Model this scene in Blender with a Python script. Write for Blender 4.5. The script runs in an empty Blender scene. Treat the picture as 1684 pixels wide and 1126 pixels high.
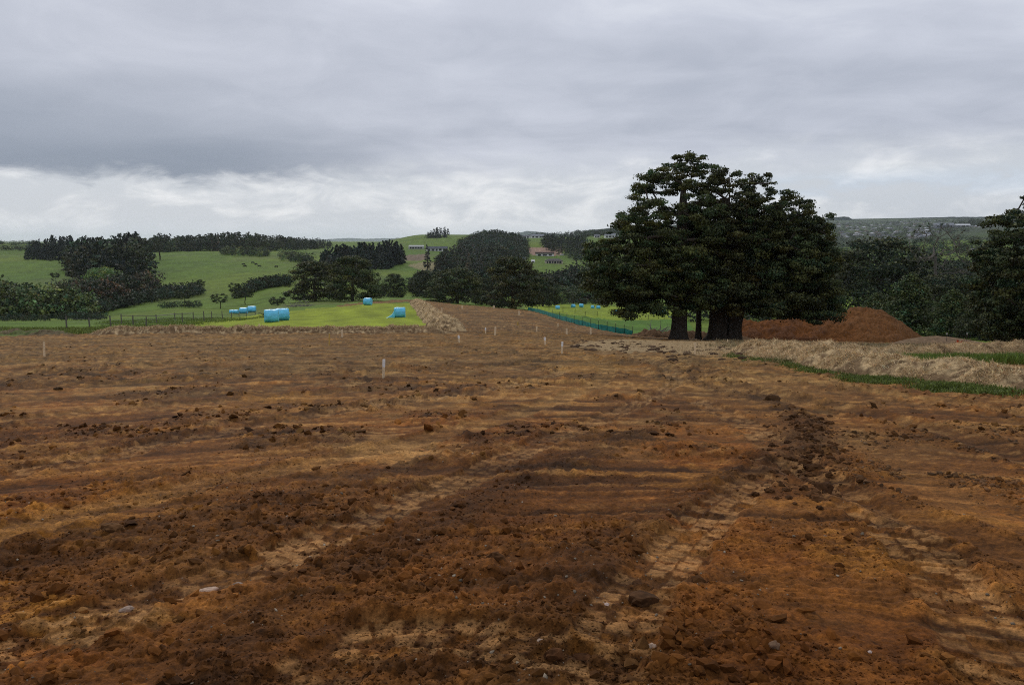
import bpy, math, random
import numpy as np
from math import radians, sin, cos, pi
from mathutils import Vector

S = bpy.context.scene
C = S.collection
# ------------------------------------------------------------------ camera
FPX = 1216.0; CX = 842.0; CY = 563.0            # focal length and centre, in photograph pixels
EYE = 1.7; PITCH = math.atan(168.0 / FPX)
cam_d = bpy.data.cameras.new('camera'); cam = bpy.data.objects.new('camera', cam_d); C.objects.link(cam)
cam_d.sensor_width = 36.0; cam_d.lens = 36.0 * FPX / 1684.0
cam_d.clip_start = 0.05; cam_d.clip_end = 60000.0
cam.location = (0, 0, EYE); cam.rotation_euler = (pi / 2 - PITCH, 0, 0)
S.camera = cam
# ------------------------------------------------------------------ render + exposure
S.view_settings.view_transform = 'Standard'; S.view_settings.look = 'None'
S.view_settings.gamma = 1.0; S.view_settings.exposure = 0.0
S.render.engine = 'CYCLES'
S.cycles.use_denoising = False; S.cycles.filter_width = 1.05; S.cycles.sample_clamp_direct = 6.0; S.cycles.sample_clamp_indirect = 3.0; S.cycles.use_adaptive_sampling = False
S.cycles.max_bounces = 5; S.cycles.diffuse_bounces = 3; S.cycles.glossy_bounces = 2
S.cycles.transmission_bounces = 2; S.cycles.transparent_max_bounces = 6; S.cycles.volume_bounces = 1
# ------------------------------------------------------------------ sun (behind the cloud deck: very soft)
SUN_EL, SUN_AZ = radians(38), radians(-24)       # azimuth measured from +Y towards +X
sd = bpy.data.lights.new('sun', 'SUN'); sun = bpy.data.objects.new('sun', sd); C.objects.link(sun)
sd.energy = 1.15; sd.angle = radians(16); sd.color = (1.0, 0.955, 0.9)
tosun = Vector((sin(SUN_AZ) * cos(SUN_EL), cos(SUN_AZ) * cos(SUN_EL), sin(SUN_EL)))
sun.rotation_euler = tosun.to_track_quat('Z', 'Y').to_euler(); sun.location = (0, 0, 60)

# ------------------------------------------------------------------ node helper
class NT:
    def __init__(s, tree): s.t = tree; s.n = tree.nodes; s.l = tree.links
    def node(s, typ, ins=None, **kw):
        nd = s.n.new(typ)
        for k, v in kw.items(): setattr(nd, k, v)
        for k, v in (ins or {}).items(): s.put(nd.inputs[k], v)
        return nd
    def put(s, sock, v):
        if isinstance(v, bpy.types.NodeSocket): s.l.new(v, sock)
        else: sock.default_value = v
    def m(s, op, a, b=0.0, c=None):
        nd = s.node('ShaderNodeMath', operation=op); s.put(nd.inputs[0], a); s.put(nd.inputs[1], b)
        if c is not None: s.put(nd.inputs[2], c)
        return nd.outputs[0]
    def mix(s, f, a, b, blend='MIX'):
        nd = s.node('ShaderNodeMix', data_type='RGBA', blend_type=blend)
        s.put(nd.inputs[0], f); s.put(nd.inputs[6], a); s.put(nd.inputs[7], b); return nd.outputs[2]
    def sm(s, x, lo, hi):
        nd = s.node('ShaderNodeMapRange', interpolation_type='SMOOTHSTEP')
        s.put(nd.inputs[0], x); s.put(nd.inputs[1], lo); s.put(nd.inputs[2], hi); return nd.outputs[0]
    def noise(s, vec, scale, detail=6.0, rough=0.55, dist=0.0):
        nd = s.node('ShaderNodeTexNoise', {'Vector': vec, 'Scale': scale, 'Detail': detail, 'Roughness': rough, 'Distortion': dist})
        return nd.outputs[0]
    def comb(s, x, y, z):
        nd = s.node('ShaderNodeCombineXYZ', {0: x, 1: y, 2: z}); return nd.outputs[0]

def lin(r, g, b):
    f = lambda c: (c / 255 / 12.92) if c / 255 <= 0.04045 else ((c / 255 + 0.055) / 1.055) ** 2.4
    return (f(r), f(g), f(b), 1.0)

# ------------------------------------------------------------------ overcast sky
W = bpy.data.worlds.new('World'); S.world = W; W.use_nodes = True
w = NT(W.node_tree); w.n.clear()
tc = w.node('ShaderNodeTexCoord').outputs['Generated']
sp = w.node('ShaderNodeSeparateXYZ', {0: tc})
dx, dy, dz = sp.outputs
el = w.m('MAXIMUM', dz, 0.0)
# flat cloud deck seen in perspective
inv = w.m('DIVIDE', 1.0, w.m('ADD', el, 0.16))
px_, py_ = w.m('MULTIPLY', dx, inv), w.m('MULTIPLY', dy, inv)
deck = w.comb(px_, py_, 0.0)
deck2 = w.comb(w.m('MULTIPLY', px_, 0.55), w.m('MULTIPLY', py_, 1.5), 3.0)
n_big = w.noise(deck2, 0.75, 4.0, 0.5, 0.3)
n_mid = w.noise(deck, 2.6, 7.0, 0.58, 0.5)
az = w.m('ARCTAN2', dx, dy)
# upper deck shade: darker towards its lower rim, brighter overhead and to the right
shade = w.m('ADD', w.m('MULTIPLY', w.sm(n_big, 0.3, 0.7), 0.62), w.m('MULTIPLY', w.sm(n_mid, 0.25, 0.75), 0.38))
up = w.sm(el, 0.07, 0.34)
shade = w.m('MULTIPLY_ADD', shade, 0.72, w.m('MULTIPLY', up, 0.26))
shade = w.m('ADD', shade, w.m('MULTIPLY', w.sm(az, -0.5, 0.75), 0.14))
cr = w.node('ShaderNodeValToRGB', {0: shade}); e = cr.color_ramp
e.elements[0].position = 0.02; e.elements[0].color = lin(164, 172, 188)
e.elements[1].position = 1.0; e.elements[1].color = lin(226, 230, 239)
x_ = e.elements.new(0.35); x_.color = lin(184, 190, 204)
x_ = e.elements.new(0.7); x_.color = lin(203, 208, 221)
deckcol = cr.outputs[0]
# slate belly of the cloud at the left, just above its rim
wob = w.m('SUBTRACT', w.noise(w.comb(w.m('MULTIPLY', az, 3.0), w.m('MULTIPLY', el, 9.0), 1.0), 1.0, 4.0, 0.5), 0.5)
azw = w.m('MULTIPLY_ADD', wob, 0.25, az)
belly = w.m('MULTIPLY', w.m('SUBTRACT', 1.0, w.sm(azw, -0.46, -0.02)), w.m('SUBTRACT', 1.0, w.sm(w.m('MULTIPLY_ADD', wob, 0.05, el), 0.08, 0.23)))
deckcol = w.mix(w.m('MULTIPLY', belly, 0.85), deckcol, lin(126, 139, 158))
# bright band below the rim
bandv = w.comb(w.m('MULTIPLY', az, 6.0), w.m('MULTIPLY', el, 15.0), 7.0)
b1 = w.noise(bandv, 1.6, 8.0, 0.6, 0.35)
bandpuff = w.sm(b1, 0.42, 0.70)
bandcol = w.mix(bandpuff, lin(204, 210, 218), lin(240, 242, 245))
stripe = w.noise(w.comb(w.m('MULTIPLY', az, 2.0), w.m('MULTIPLY', el, 60.0), 2.0), 1.2, 4.0, 0.55)
bandcol = w.mix(w.m('MULTIPLY', w.sm(stripe, 0.45, 0.75), 0.30), bandcol, lin(209, 214, 222))
hz = w.m('SUBTRACT', 1.0, w.sm(el, 0.0, 0.035))
bandcol = w.mix(w.m('MULTIPLY', hz, 0.7), bandcol, lin(216, 223, 232))
blue = w.m('MULTIPLY', w.m('MULTIPLY', w.sm(az, 0.1, 0.3), w.sm(b1, 0.36, 0.50)), w.m('MULTIPLY', w.sm(el, 0.045, 0.06), w.m('SUBTRACT', 1.0, w.sm(el, 0.07, 0.09))))
bandcol = w.mix(w.m('MULTIPLY', blue, 0.35), bandcol, lin(196, 214, 235))
# rim line, ragged
rag = w.m('SUBTRACT', w.noise(w.comb(w.m('MULTIPLY', az, 7.0), w.m('MULTIPLY', el, 22.0), 4.0), 1.3, 8.0, 0.6, 0.5), 0.5)
bump_az = w.m('MULTIPLY', w.m('MULTIPLY', w.sm(az, -0.36, -0.30), w.m('SUBTRACT', 1.0, w.sm(az, -0.24, 0.0))), -0.006)
thr = w.m('ADD', w.m('MULTIPLY_ADD', rag, 0.062, 0.068), w.m('MULTIPLY', w.sm(az, -0.3, 0.35), 0.022))
soft = w.m('MULTIPLY_ADD', w.sm(az, -0.42, -0.05), 0.030, 0.014)
rim = w.sm(w.m('ADD', el, bump_az), w.m('SUBTRACT', thr, w.m('MULTIPLY', soft, 0.35)), w.m('ADD', thr, soft))
cloud = w.mix(rim, bandcol, deckcol)
sky = w.node('ShaderNodeTexSky', sky_type='NISHITA', sun_disc=False, sun_elevation=SUN_EL, sun_rotation=SUN_AZ)
sky.air_density = 1.0; sky.dust_density = 2.0
SKYK = 0.08
cl10 = w.node('ShaderNodeVectorMath', operation='SCALE'); w.put(cl10.inputs[0], cloud); cl10.inputs['Scale'].default_value = 1.0 / SKYK
tot = w.mix(0.96, sky.outputs[0], cl10.outputs[0])
bg = w.node('ShaderNodeBackground', {'Color': tot, 'Strength': SKYK})
wo = w.node('ShaderNodeOutputWorld', {'Surface': bg.outputs[0]})

# ------------------------------------------------------------------ numpy noise
def _h(ix, iy, seed):
    h = (ix.astype(np.int64) * 374761393 + iy.astype(np.int64) * 668265263 + seed * 1442695041) & 0xFFFFFFFF
    h = ((h ^ (h >> 13)) * 1274126177) & 0xFFFFFFFF
    h = ((h ^ (h >> 16)) * 2246822519) & 0xFFFFFFFF
    return ((h ^ (h >> 15)) & 0xFFFFFF).astype(np.float32) / 16777216.0
def vnoise(x, y, seed=0):
    ix = np.floor(x); iy = np.floor(y); fx = (x - ix).astype(np.float32); fy = (y - iy).astype(np.float32)
    fx = fx * fx * fx * (fx * (fx * 6 - 15) + 10); fy = fy * fy * fy * (fy * (fy * 6 - 15) + 10)
    a = _h(ix, iy, seed); b = _h(ix + 1, iy, seed); c = _h(ix, iy + 1, seed); d = _h(ix + 1, iy + 1, seed)
    return (a + (b - a) * fx + (c - a) * fy + (a - b - c + d) * fx * fy) * 2 - 1
def fbm(x, y, oct=4, seed=0, gain=0.5):
    s = 0; a = 1.0; t = 0
    for i in range(oct):
        r = 0.6 * i
        s = s + a * vnoise((x * cos(r) - y * sin(r)) * 2 ** i + 17.3 * i, (x * sin(r) + y * cos(r)) * 2 ** i - 9.1 * i, seed + i); t += a; a *= gain
    return s / t
def clods(x, y, size, seed, dens=1.0):
    """rounded lumps: height field of domes one per cell, and the id noise of the lump"""
    gx = x / size; gy = y / size; ix = np.floor(gx); iy = np.floor(gy)
    best = np.zeros_like(gx, dtype=np.float32); idn = np.zeros_like(best)
    for ox in (-1, 0, 1):
        for oy in (-1, 0, 1):
            cx_ = ix + ox; cy_ = iy + oy
            r = 0.22 + 0.42 * _h(cx_, cy_, seed + 3) ** 2
            on = _h(cx_, cy_, seed + 4) < dens
            ax = 0.7 + 0.6 * _h(cx_, cy_, seed + 5)
            d2 = (((gx - cx_ - _h(cx_, cy_, seed)) * ax) ** 2 + (gy - cy_ - _h(cx_, cy_, seed + 1)) ** 2) / (r * r)
            hh = np.where(on, np.sqrt(np.maximum(0, 1 - d2)) * r, 0)
            up_ = hh > best; best = np.where(up_, hh, best); idn = np.where(up_, _h(cx_, cy_, seed + 6), idn)
    return best * size, idn
def ss(x, a, b):
    t = np.clip((x - a) / (b - a), 0, 1); return t * t * (3 - 2 * t)
def pchip(xk, yk, x):
    xk = np.asarray(xk, float); yk = np.asarray(yk, float)
    h = np.diff(xk); d = np.diff(yk) / h; m = np.zeros(len(xk)); m[0] = d[0]; m[-1] = d[-1]
    for i in range(1, len(xk) - 1):
        if d[i - 1] * d[i] > 0:
            w1 = 2 * h[i] + h[i - 1]; w2 = h[i] + 2 * h[i - 1]; m[i] = (w1 + w2) / (w1 / d[i - 1] + w2 / d[i])
    k = np.clip(np.searchsorted(xk, x) - 1, 0, len(h) - 1); t = np.clip((x - xk[k]) / h[k], 0, 1)
    return ((1 + 2 * t) * (1 - t) ** 2 * yk[k] + t * (1 - t) ** 2 * h[k] * m[k] + t * t * (3 - 2 * t) * yk[k + 1] + t * t * (t - 1) * h[k] * m[k + 1])

# ------------------------------------------------------------------ lie of the land: long sections through the valley
def slope_of(py):                                  # photograph row -> rise per metre of forward distance
    v = (CY - py) / FPX; return (-sin(PITCH) + v * cos(PITCH)) / (cos(PITCH) + v * sin(PITCH))
def u_of(px, py):
    v = (CY - py) / FPX; return (px - CX) / FPX / (cos(PITCH) + v * sin(PITCH))
def to_px(X, Y, Z):
    Zr = Z - EYE; f = Y * cos(PITCH) - Zr * sin(PITCH); f = np.maximum(f, 1e-3); up_ = Y * sin(PITCH) + Zr * cos(PITCH)
    return CX + FPX * X / f, CY - FPX * up_ / f
COLS = {
 -300: [(45,563),(58,548),(70,541),(90,536),(112,530),(140,527),(175,525),(230,521),(300,492),(450,458),(600,430),(800,412),(1000,403),(1500,400),(3000,400)],
    0: [(45,562),(58,550),(66,541),(80,536),(100,531),(140,527),(175,525),(230,520),(300,490),(450,455),(600,430),(800,412),(1000,403),(1500,400),(3000,400)],
  150: [(45,562),(58,549),(66,541),(80,534),(100,530),(140,526),(175,524),(230,512),(300,480),(450,450),(600,430),(800,413),(1000,404),(1500,402),(3000,400)],
  300: [(45,562),(58,547),(70,537),(91,529),(112,522),(140,517),(175,511),(220,504),(280,492),(350,472),(450,445),(550,428),(650,417),(900,406),(1500,400),(3000,398)],
  400: [(45,562),(58,547),(70,536),(85,529),(110,523),(140,519),(170,515),(215,506),(280,488),(350,468),(450,445),(550,428),(650,417),(900,406),(1500,400),(3000,398)],
  460: [(45,562),(58,547),(68,536),(78,528),(93,522),(115,515),(140,509),(170,504),(220,497),(280,480),(350,466),(450,446),(550,430),(650,418),(900,407),(1500,400),(3000,398)],
  540: [(45,562),(58,547),(68,536),(78,529),(93,522),(115,511),(140,504),(170,499),(200,495),(280,484),(380,462),(500,445),(650,428),(800,414),(1100,403),(1500,399),(3000,398)],
  620: [(45,562),(58,547),(68,536),(78,529),(93,522),(115,511),(140,502),(180,496),(220,491),(280,489),(340,478),(430,456),(500,446),(600,436),(750,422),(900,410),(1200,402),(1500,398),(3000,398)],
  700: [(45,562),(58,547),(68,536),(78,529),(93,522),(115,510),(140,503),(180,497),(225,492),(290,488),(350,478),(430,460),(520,446),(650,432),(800,418),(1000,402),(1250,390),(1500,386),(2500,390)],
  780: [(45,563),(58,549),(68,539),(80,530),(95,520),(115,511),(145,505),(180,503),(225,500),(300,494),(380,482),(500,455),(650,440),(800,425),(1000,405),(1200,392),(1400,386),(2500,392)],
  870: [(45,564),(58,551),(75,537),(90,527),(110,518),(140,511),(165,508),(210,505),(260,500),(330,493),(420,477),(550,455),(700,440),(850,428),(1000,412),(1200,396),(1500,391),(2500,391)],
  950: [(45,565),(58,553),(75,544),(90,537),(105,532),(125,526),(150,520),(200,511),(260,504),(320,499),(400,488),(550,460),(700,442),(900,425),(1100,402),(1500,390),(2500,388)],
 1040: [(45,566),(58,558),(75,553),(88,550),(105,543),(130,536),(160,527),(200,517),(260,508),(320,502),(400,490),(550,462),(700,444),(900,425),(1100,402),(1500,390),(2500,386)],
 1120: [(45,568),(58,562),(70,558.5),(85,555),(105,546),(130,537),(160,528),(200,518),(260,510),(330,500),(450,480),(600,450),(900,425),(1200,400),(2000,386),(3000,385)],
 1250: [(45,571),(58,563),(75,560.5),(90,558),(110,550),(150,535),(200,520),(300,503),(450,480),(700,445),(1000,425),(1500,400),(2500,384),(4000,372),(8000,364)],
 1400: [(30,592),(45,575),(60,567),(75,564),(90,561),(115,540),(150,520),(200,503),(235,492),(300,480),(450,460),(700,440),(1000,420),(1500,400),(2500,384),(4000,370),(8000,360)],
 1550: [(28,600),(40,580),(52,571),(70,566),(90,561),(120,545),(200,515),(300,480),(450,450),(700,420),(1000,405),(1500,390),(2500,374),(4000,364),(8000,358)],
 1750: [(28,602),(40,580),(52,572),(70,566),(90,561),(120,545),(200,512),(300,475),(450,445),(700,415),(1000,402),(1500,385),(2500,366),(4000,362),(8000,358)],
}
def near_z(Y): return -(0.100 * Y)
LY = np.linspace(math.log(1.0), math.log(22000.0), 900)
_cu, _cz = [], []
for cpx in sorted(COLS):
    ks = COLS[cpx]
    yk = [8.0, 14.0, 20.0, 26.0]; sk = [(near_z(v) - EYE) / v for v in yk]
    for (Y_, p_) in ks:
        if Y_ > 27: yk.append(Y_); sk.append(slope_of(p_))
    yk.append(22000.0); sk.append(slope_of(396.5))
    # interpolate height itself near, slope far: use slope*Y in log distance
    lk = np.log(yk); sl = pchip(lk, sk, LY); zz = sl * np.exp(LY) + EYE
    Yv = np.exp(LY); zz = np.where(Yv < 12, near_z(Yv), zz)
    b_ = ss(Yv, 12, 22); zz = np.where(Yv < 22, near_z(Yv) * (1 - b_) + (sl * Yv + EYE) * b_, zz)
    _cu.append(u_of(cpx, 470)); _cz.append(zz / Yv)
_cu = np.array(_cu); _cz = np.array(_cz)
UG = np.linspace(-1.1, 1.1, 441); ZG = np.empty((441, 900))
_uc = np.clip(UG, _cu[0], _cu[-1])
for j in range(900): ZG[:, j] = pchip(_cu, _cz[:, j], _uc)
def ground_z(X, Y):
    X = np.asarray(X, float); Y = np.asarray(Y, float)
    Yc = np.maximum(Y, 1.01); u = X / Yc
    a = np.clip((u + 1.1) / 2.2 * 440, 0, 439.999); b = np.clip((np.log(Yc) - LY[0]) / (LY[-1] - LY[0]) * 899, 0, 898.999)
    i = a.astype(int); j = b.astype(int); fa = a - i; fb = b - j
    s_ = (ZG[i, j] * (1 - fa) * (1 - fb) + ZG[i + 1, j] * fa * (1 - fb) + ZG[i, j + 1] * (1 - fa) * fb + ZG[i + 1, j + 1] * fa * fb)
    z = s_ * Yc
    z = np.where(Y < 10, near_z(Y), z)
    z = z + ss(Y, 240, 420) * (1 - ss(Y, 1500, 3000)) * fbm(X / 90, Y / 90, 3, 51) * 1.3
    return z
def gz(X, Y): return float(ground_z(np.array([X]), np.array([Y]))[0])
def at(px, Y):                                     # a spot of ground in the direction of a column, at a forward distance
    u = (px - CX) / FPX / cos(PITCH)
    for _ in range(4):
        z = gz(u * Y, Y); p_ = to_px(u * Y, Y, z)[0]; u += (px - p_) / FPX
    return (u * Y, Y, gz(u * Y, Y))
_YS = np.exp(np.linspace(math.log(2.0), math.log(9000), 1600))
def hit(px, py):                                   # the first ground met along a sight line
    u = u_of(px, py); s_ = slope_of(py)
    d = ground_z(u * _YS, _YS) - (EYE + s_ * _YS); k = np.argmax(d >= 0)
    if d[k] < 0: k = len(_YS) - 1
    if k > 0:
        t = d[k - 1] / (d[k - 1] - d[k]); Y = _YS[k - 1] + t * (_YS[k] - _YS[k - 1])
    else: Y = _YS[0]
    return (u * Y, Y, gz(u * Y, Y))
def polymask(poly, px, py):
    ins = np.zeros(px.shape, bool); n = len(poly)
    for i in range(n):
        x1, y1 = poly[i]; x2, y2 = poly[(i + 1) % n]
        if y1 == y2: continue
        c = ((y1 > py) != (y2 > py)) & (px < (x2 - x1) * (py - y1) / (y2 - y1) + x1); ins ^= c
    return ins

# ------------------------------------------------------------------ mesh helpers
def mesh_np(name, verts, faces, mat, col=None, smooth=False):
    """verts (N,3); faces (M,k) uniform; col (N,3|4) per vertex"""
    me = bpy.data.meshes.new(name); verts = np.ascontiguousarray(verts, np.float32); faces = np.ascontiguousarray(faces, np.int32)
    M, k = faces.shape
    me.vertices.add(len(verts)); me.vertices.foreach_set('co', verts.ravel())
    me.loops.add(M * k); me.loops.foreach_set('vertex_index', faces.ravel())
    me.polygons.add(M); me.polygons.foreach_set('loop_start', np.arange(0, M * k, k, dtype=np.int32))
    me.polygons.foreach_set('use_smooth', np.full(M, smooth, dtype=bool))
    if col is not None:
        a = me.color_attributes.new('col', 'FLOAT_COLOR', 'POINT'); c4 = np.ones((len(verts), 4), np.float32); c4[:, :3] = np.clip(col[:, :3], 0, 1)
        a.data.foreach_set('color', c4.ravel())
    me.update(calc_edges=True); me.materials.append(mat); return me
def link(name, me, parent=None, loc=None):
    o = bpy.data.objects.new(name, me); C.objects.link(o)
    if parent is not None: o.parent = parent
    if loc is not None: o.location = loc
    return o
def tag(o, label=None, cat=None, group=None, kind=None):
    if label: o['label'] = label
    if cat: o['category'] = cat
    if group: o['group'] = group
    if kind: o['kind'] = kind
    return o
def empty(name, loc, rz=0.0, sc=1.0):
    o = bpy.data.objects.new(name, None); C.objects.link(o); o.location = loc; o.rotation_euler = (0, 0, rz)
    o.scale = (sc, sc, sc) if not isinstance(sc, tuple) else sc; o.empty_display_size = 0.3; return o
class MB:
    """collects simple solids into one mesh"""
    def __init__(s): s.v = []; s.f = []; s.c = []
    def add(s, vs, fs, c=None):
        b = len(s.v); s.v += [tuple(v) for v in vs]; s.f += [tuple(i + b for i in f) for f in fs]; s.c += [c or (1, 1, 1)] * len(vs)
    def box(s, x0, x1, y0, y1, z0, z1, c=None, rot=0.0, o=(0, 0)):
        vs = [(x, y, z) for x in (x0, x1) for y in (y0, y1) for z in (z0, z1)]
        if rot: vs = [(o[0] + x * cos(rot) - y * sin(rot), o[1] + x * sin(rot) + y * cos(rot), z) for x, y, z in vs]
        s.add(vs, [(0, 1, 3, 2), (4, 6, 7, 5), (0, 4, 5, 1), (2, 3, 7, 6), (0, 2, 6, 4), (1, 5, 7, 3)], c)
    def tube(s, p, r, n=6, c=None, cap=True):
        p = [Vector(q) for q in p]; r = r if isinstance(r, (list, tuple)) else [r] * len(p); vs = []; fs = []
        for i, q in enumerate(p):
            d = (p[min(i + 1, len(p) - 1)] - p[max(i - 1, 0)]).normalized()
            a = d.orthogonal().normalized() if i == 0 else (pa - d * pa.dot(d)).normalized()
            pa = a; b = d.cross(a)
            for k in range(n):
                t = 2 * pi * k / n; vs.append(q + (a * cos(t) + b * sin(t)) * r[i])
        for i in range(len(p) - 1):
            for k in range(n): fs.append((i * n + k, i * n + (k + 1) % n, (i + 1) * n + (k + 1) % n, (i + 1) * n + k))
        if cap: fs.append(tuple(range(n))[::-1]); fs.append(tuple((len(p) - 1) * n + k for k in range(n)))
        s.add(vs, fs, c)
    def build(s, name, mat, parent=None, smooth=False, loc=None):
        me = bpy.data.meshes.new(name); me.from_pydata(s.v, [], s.f)
        a = me.color_attributes.new('col', 'FLOAT_COLOR', 'POINT'); a.data.foreach_set('color', np.array([(*c[:3], 1) for c in s.c], np.float32).ravel())
        if smooth: me.polygons.foreach_set('use_smooth', [True] * len(me.polygons))
        me.update(); me.materials.append(mat); return link(name, me, parent, loc)

# ------------------------------------------------------------------ materials
def material(name, col=None, attr=False, rough=0.8, spec=0.3, bump=None, var=None, trans=0.0):
    m = bpy.data.materials.new(name); m.use_nodes = True; t = NT(m.node_tree); t.n.clear()
    ob = t.node('ShaderNodeTexCoord').outputs['Object']
    base = t.node('ShaderNodeVertexColor', layer_name='col').outputs[0] if attr else None
    if base is None:
        base = t.node('ShaderNodeRGB').outputs[0]; base.default_value = (*col[:3], 1)
    if var:                                         # (scale, lo, hi) multiplicative grain
        n = t.noise(ob, var[0], 5.0, 0.6); k = t.node('ShaderNodeMapRange', {0: n, 1: 0.3, 2: 0.7, 3: var[1], 4: var[2]}).outputs[0]
        sc = t.node('ShaderNodeVectorMath', operation='SCALE'); t.put(sc.inputs[0], base); t.put(sc.inputs['Scale'], k); base = sc.outputs[0]
    b = t.node('ShaderNodeBsdfPrincipled', {'Base Color': base, 'Roughness': rough, 'Specular IOR Level': spec})
    if bump:
        n = t.noise(ob, bump[0], 6.0, 0.6); bp = t.node('ShaderNodeBump', {'Strength': bump[1], 'Distance': bump[2], 'Height': n}); t.put(b.inputs['Normal'], bp.outputs[0])
    sh = b.outputs[0]
    if trans > 0:
        tr = t.node('ShaderNodeBsdfTranslucent', {'Color': base}); mx = t.node('ShaderNodeMixShader', {0: trans, 1: sh, 2: tr.outputs[0]}); sh = mx.outputs[0]
    t.node('ShaderNodeOutputMaterial', {'Surface': sh}); return m
M = {}
M['leaf'] = material('leaf', attr=True, rough=0.65, spec=0.25, trans=0.12)
M['bark'] = material('bark', (0.058, 0.047, 0.036), rough=0.9, spec=0.1, bump=(6, 0.8, 0.05), var=(4, 0.55, 1.5))
M['palebark'] = material('palebark', (0.20, 0.185, 0.16), rough=0.9, spec=0.1, var=(5, 0.6, 1.3))
M['straw'] = material('straw', attr=True, rough=0.8, spec=0.2, trans=0.15)
M['grass'] = material('grass', attr=True, rough=0.6, spec=0.25, trans=0.2)
M['clod'] = material('clod', attr=True, rough=0.95, spec=0.1, bump=(60, 0.6, 0.006), var=(30, 0.7, 1.3))
M['heap'] = material('heap', attr=True, rough=0.95, spec=0.08, bump=(5, 0.7, 0.12), var=(3.0, 0.6, 1.4))
M['plain'] = material('plain', attr=True, rough=0.8, spec=0.3)
M['wood'] = material('wood', attr=True, rough=0.8, spec=0.2, var=(25, 0.75, 1.2))
# ================================================================== THE GROUND
rngG = np.random.default_rng(7)
# wheel and track marks, given where they run in the picture, laid onto the slope
TRACKS = [  # (points, width, kind)   kinds: tread, rut, windrow, smooth
 ([(1700,1180),(1610,1030),(1500,900),(1400,820),(1310,760),(1230,700),(1150,660)], .52, 'tread'),
 ([(960,1180),(1030,1010),(1120,900),(1230,800),(1330,750)], .46, 'tread'),
 ([(-120,1130),(60,1060),(250,985),(420,935),(600,860),(760,790),(900,725),(1050,665),(1110,625),(1060,590),(960,566),(870,545),(820,522)], .5, 'tread'),
 ([(905,556),(880,545),(840,528),(790,512),(735,499)], .5, 'rut'), ([(850,552),(820,534),(775,515),(722,499)], .5, 'rut'), ([(960,556),(925,540),(885,525),(850,512),(800,505)], .6, 'rut'), ([(790,549),(765,530),(735,513),(705,499)], .5, 'rut'), ([(1000,558),(950,546),(905,530),(870,517)], .5, 'rut'),
 ([(-60,905),(120,850),(330,800),(520,765),(680,728),(820,690),(950,645),(1000,610),(950,585),(850,560)], .6, 'smooth'),
 ([(-60,800),(200,745),(420,700),(640,665),(820,640),(930,610)], .55, 'tread'),
 ([(-60,700),(200,672),(420,655),(640,640),(830,622)], .5, 'smooth'),
 ([(-60,640),(250,628),(520,618),(760,606),(900,590)], .5, 'rut'),
 ([(1800,800),(1600,725),(1420,680),(1260,645),(1130,615),(1040,590)], .6, 'rut'),
 ([(1800,700),(1600,668),(1400,640),(1220,612),(1080,590)], .6, 'smooth'),
 ([(860,1200),(900,1010),(1030,890),(1180,800),(1290,740),(1335,705),(1290,670),(1180,640),(1090,622)], .5, 'windrow'),
 ([(300,1200),(420,1030),(560,950),(700,880),(850,800),(1000,735),(1120,690)], .5, 'windrow'),
 ([(-100,960),(100,900),(300,860),(500,815),(700,760),(850,715)], .35, 'windrow'),
 ([(450,1180),(560,1080),(700,1050),(850,1070),(950,1100)], .5, 'tread'),
 ([(-80,735),(200,708),(430,690),(560,672),(720,650)], .3, 'windrow'),
 ([(1900,1000),(1650,905),(1500,850),(1380,800),(1250,760),(1100,745)], .5, 'rut'),
]
def smooth_line(p, n=6):
    p = [p[0]] + list(p) + [p[-1]]; out = []
    for i in range(1, len(p) - 2):
        for k in range(n):
            t = k / n; q = []
            for a in range(2):
                p0, p1, p2, p3 = p[i - 1][a], p[i][a], p[i + 1][a], p[i + 2][a]
                q.append(0.5 * (2 * p1 + (p2 - p0) * t + (2 * p0 - 5 * p1 + 4 * p2 - p3) * t * t + (3 * p1 - p0 - 3 * p2 + p3) * t ** 3))
            out.append(tuple(q))
    out.append(tuple(p[-2])); return out
def lateral(X, Y, line, reach):
    """signed offset from and length along a line, for points within reach (else nan)"""
    D = np.full(X.shape, 1e9, np.float32); Ls = np.zeros(X.shape, np.float32); s0 = 0.0
    for (x1, y1), (x2, y2) in zip(line[:-1], line[1:]):
        L = math.hypot(x2 - x1, y2 - y1)
        if L < 1e-6: continue
        bb = (X > min(x1, x2) - reach) & (X < max(x1, x2) + reach) & (Y > min(y1, y2) - reach) & (Y < max(y1, y2) + reach)
        k = np.nonzero(bb)[0]
        if len(k):
            ex, ey = (x2 - x1) / L, (y2 - y1) / L; ax, ay = X[k] - x1, Y[k] - y1
            t = ax * ex + ay * ey; tc_ = np.clip(t, 0, L); dd = np.hypot(ax - tc_ * ex, ay - tc_ * ey); sg = np.sign(ax * ey - ay * ex)
            b = dd < np.abs(D[k]); kk = k[b]; D[kk] = (dd * sg)[b]; Ls[kk] = (s0 + tc_)[b]
        s0 += L
    return D, Ls
def mixc(c, t, k):
    t = np.asarray(t, np.float32); k = np.clip(k, 0, 1)[:, None]; return c * (1 - k) + t * k
DARKR = (.086, .033, .009); MIDB = (.152, .068, .019); OCHRE = (.27, .130, .026); ORANGE = (.200, .070, .013)
GREYT = (.205, .120, .046); LIGHT = (.33, .215, .095); UMBER = (.036, .018, .008)
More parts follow.
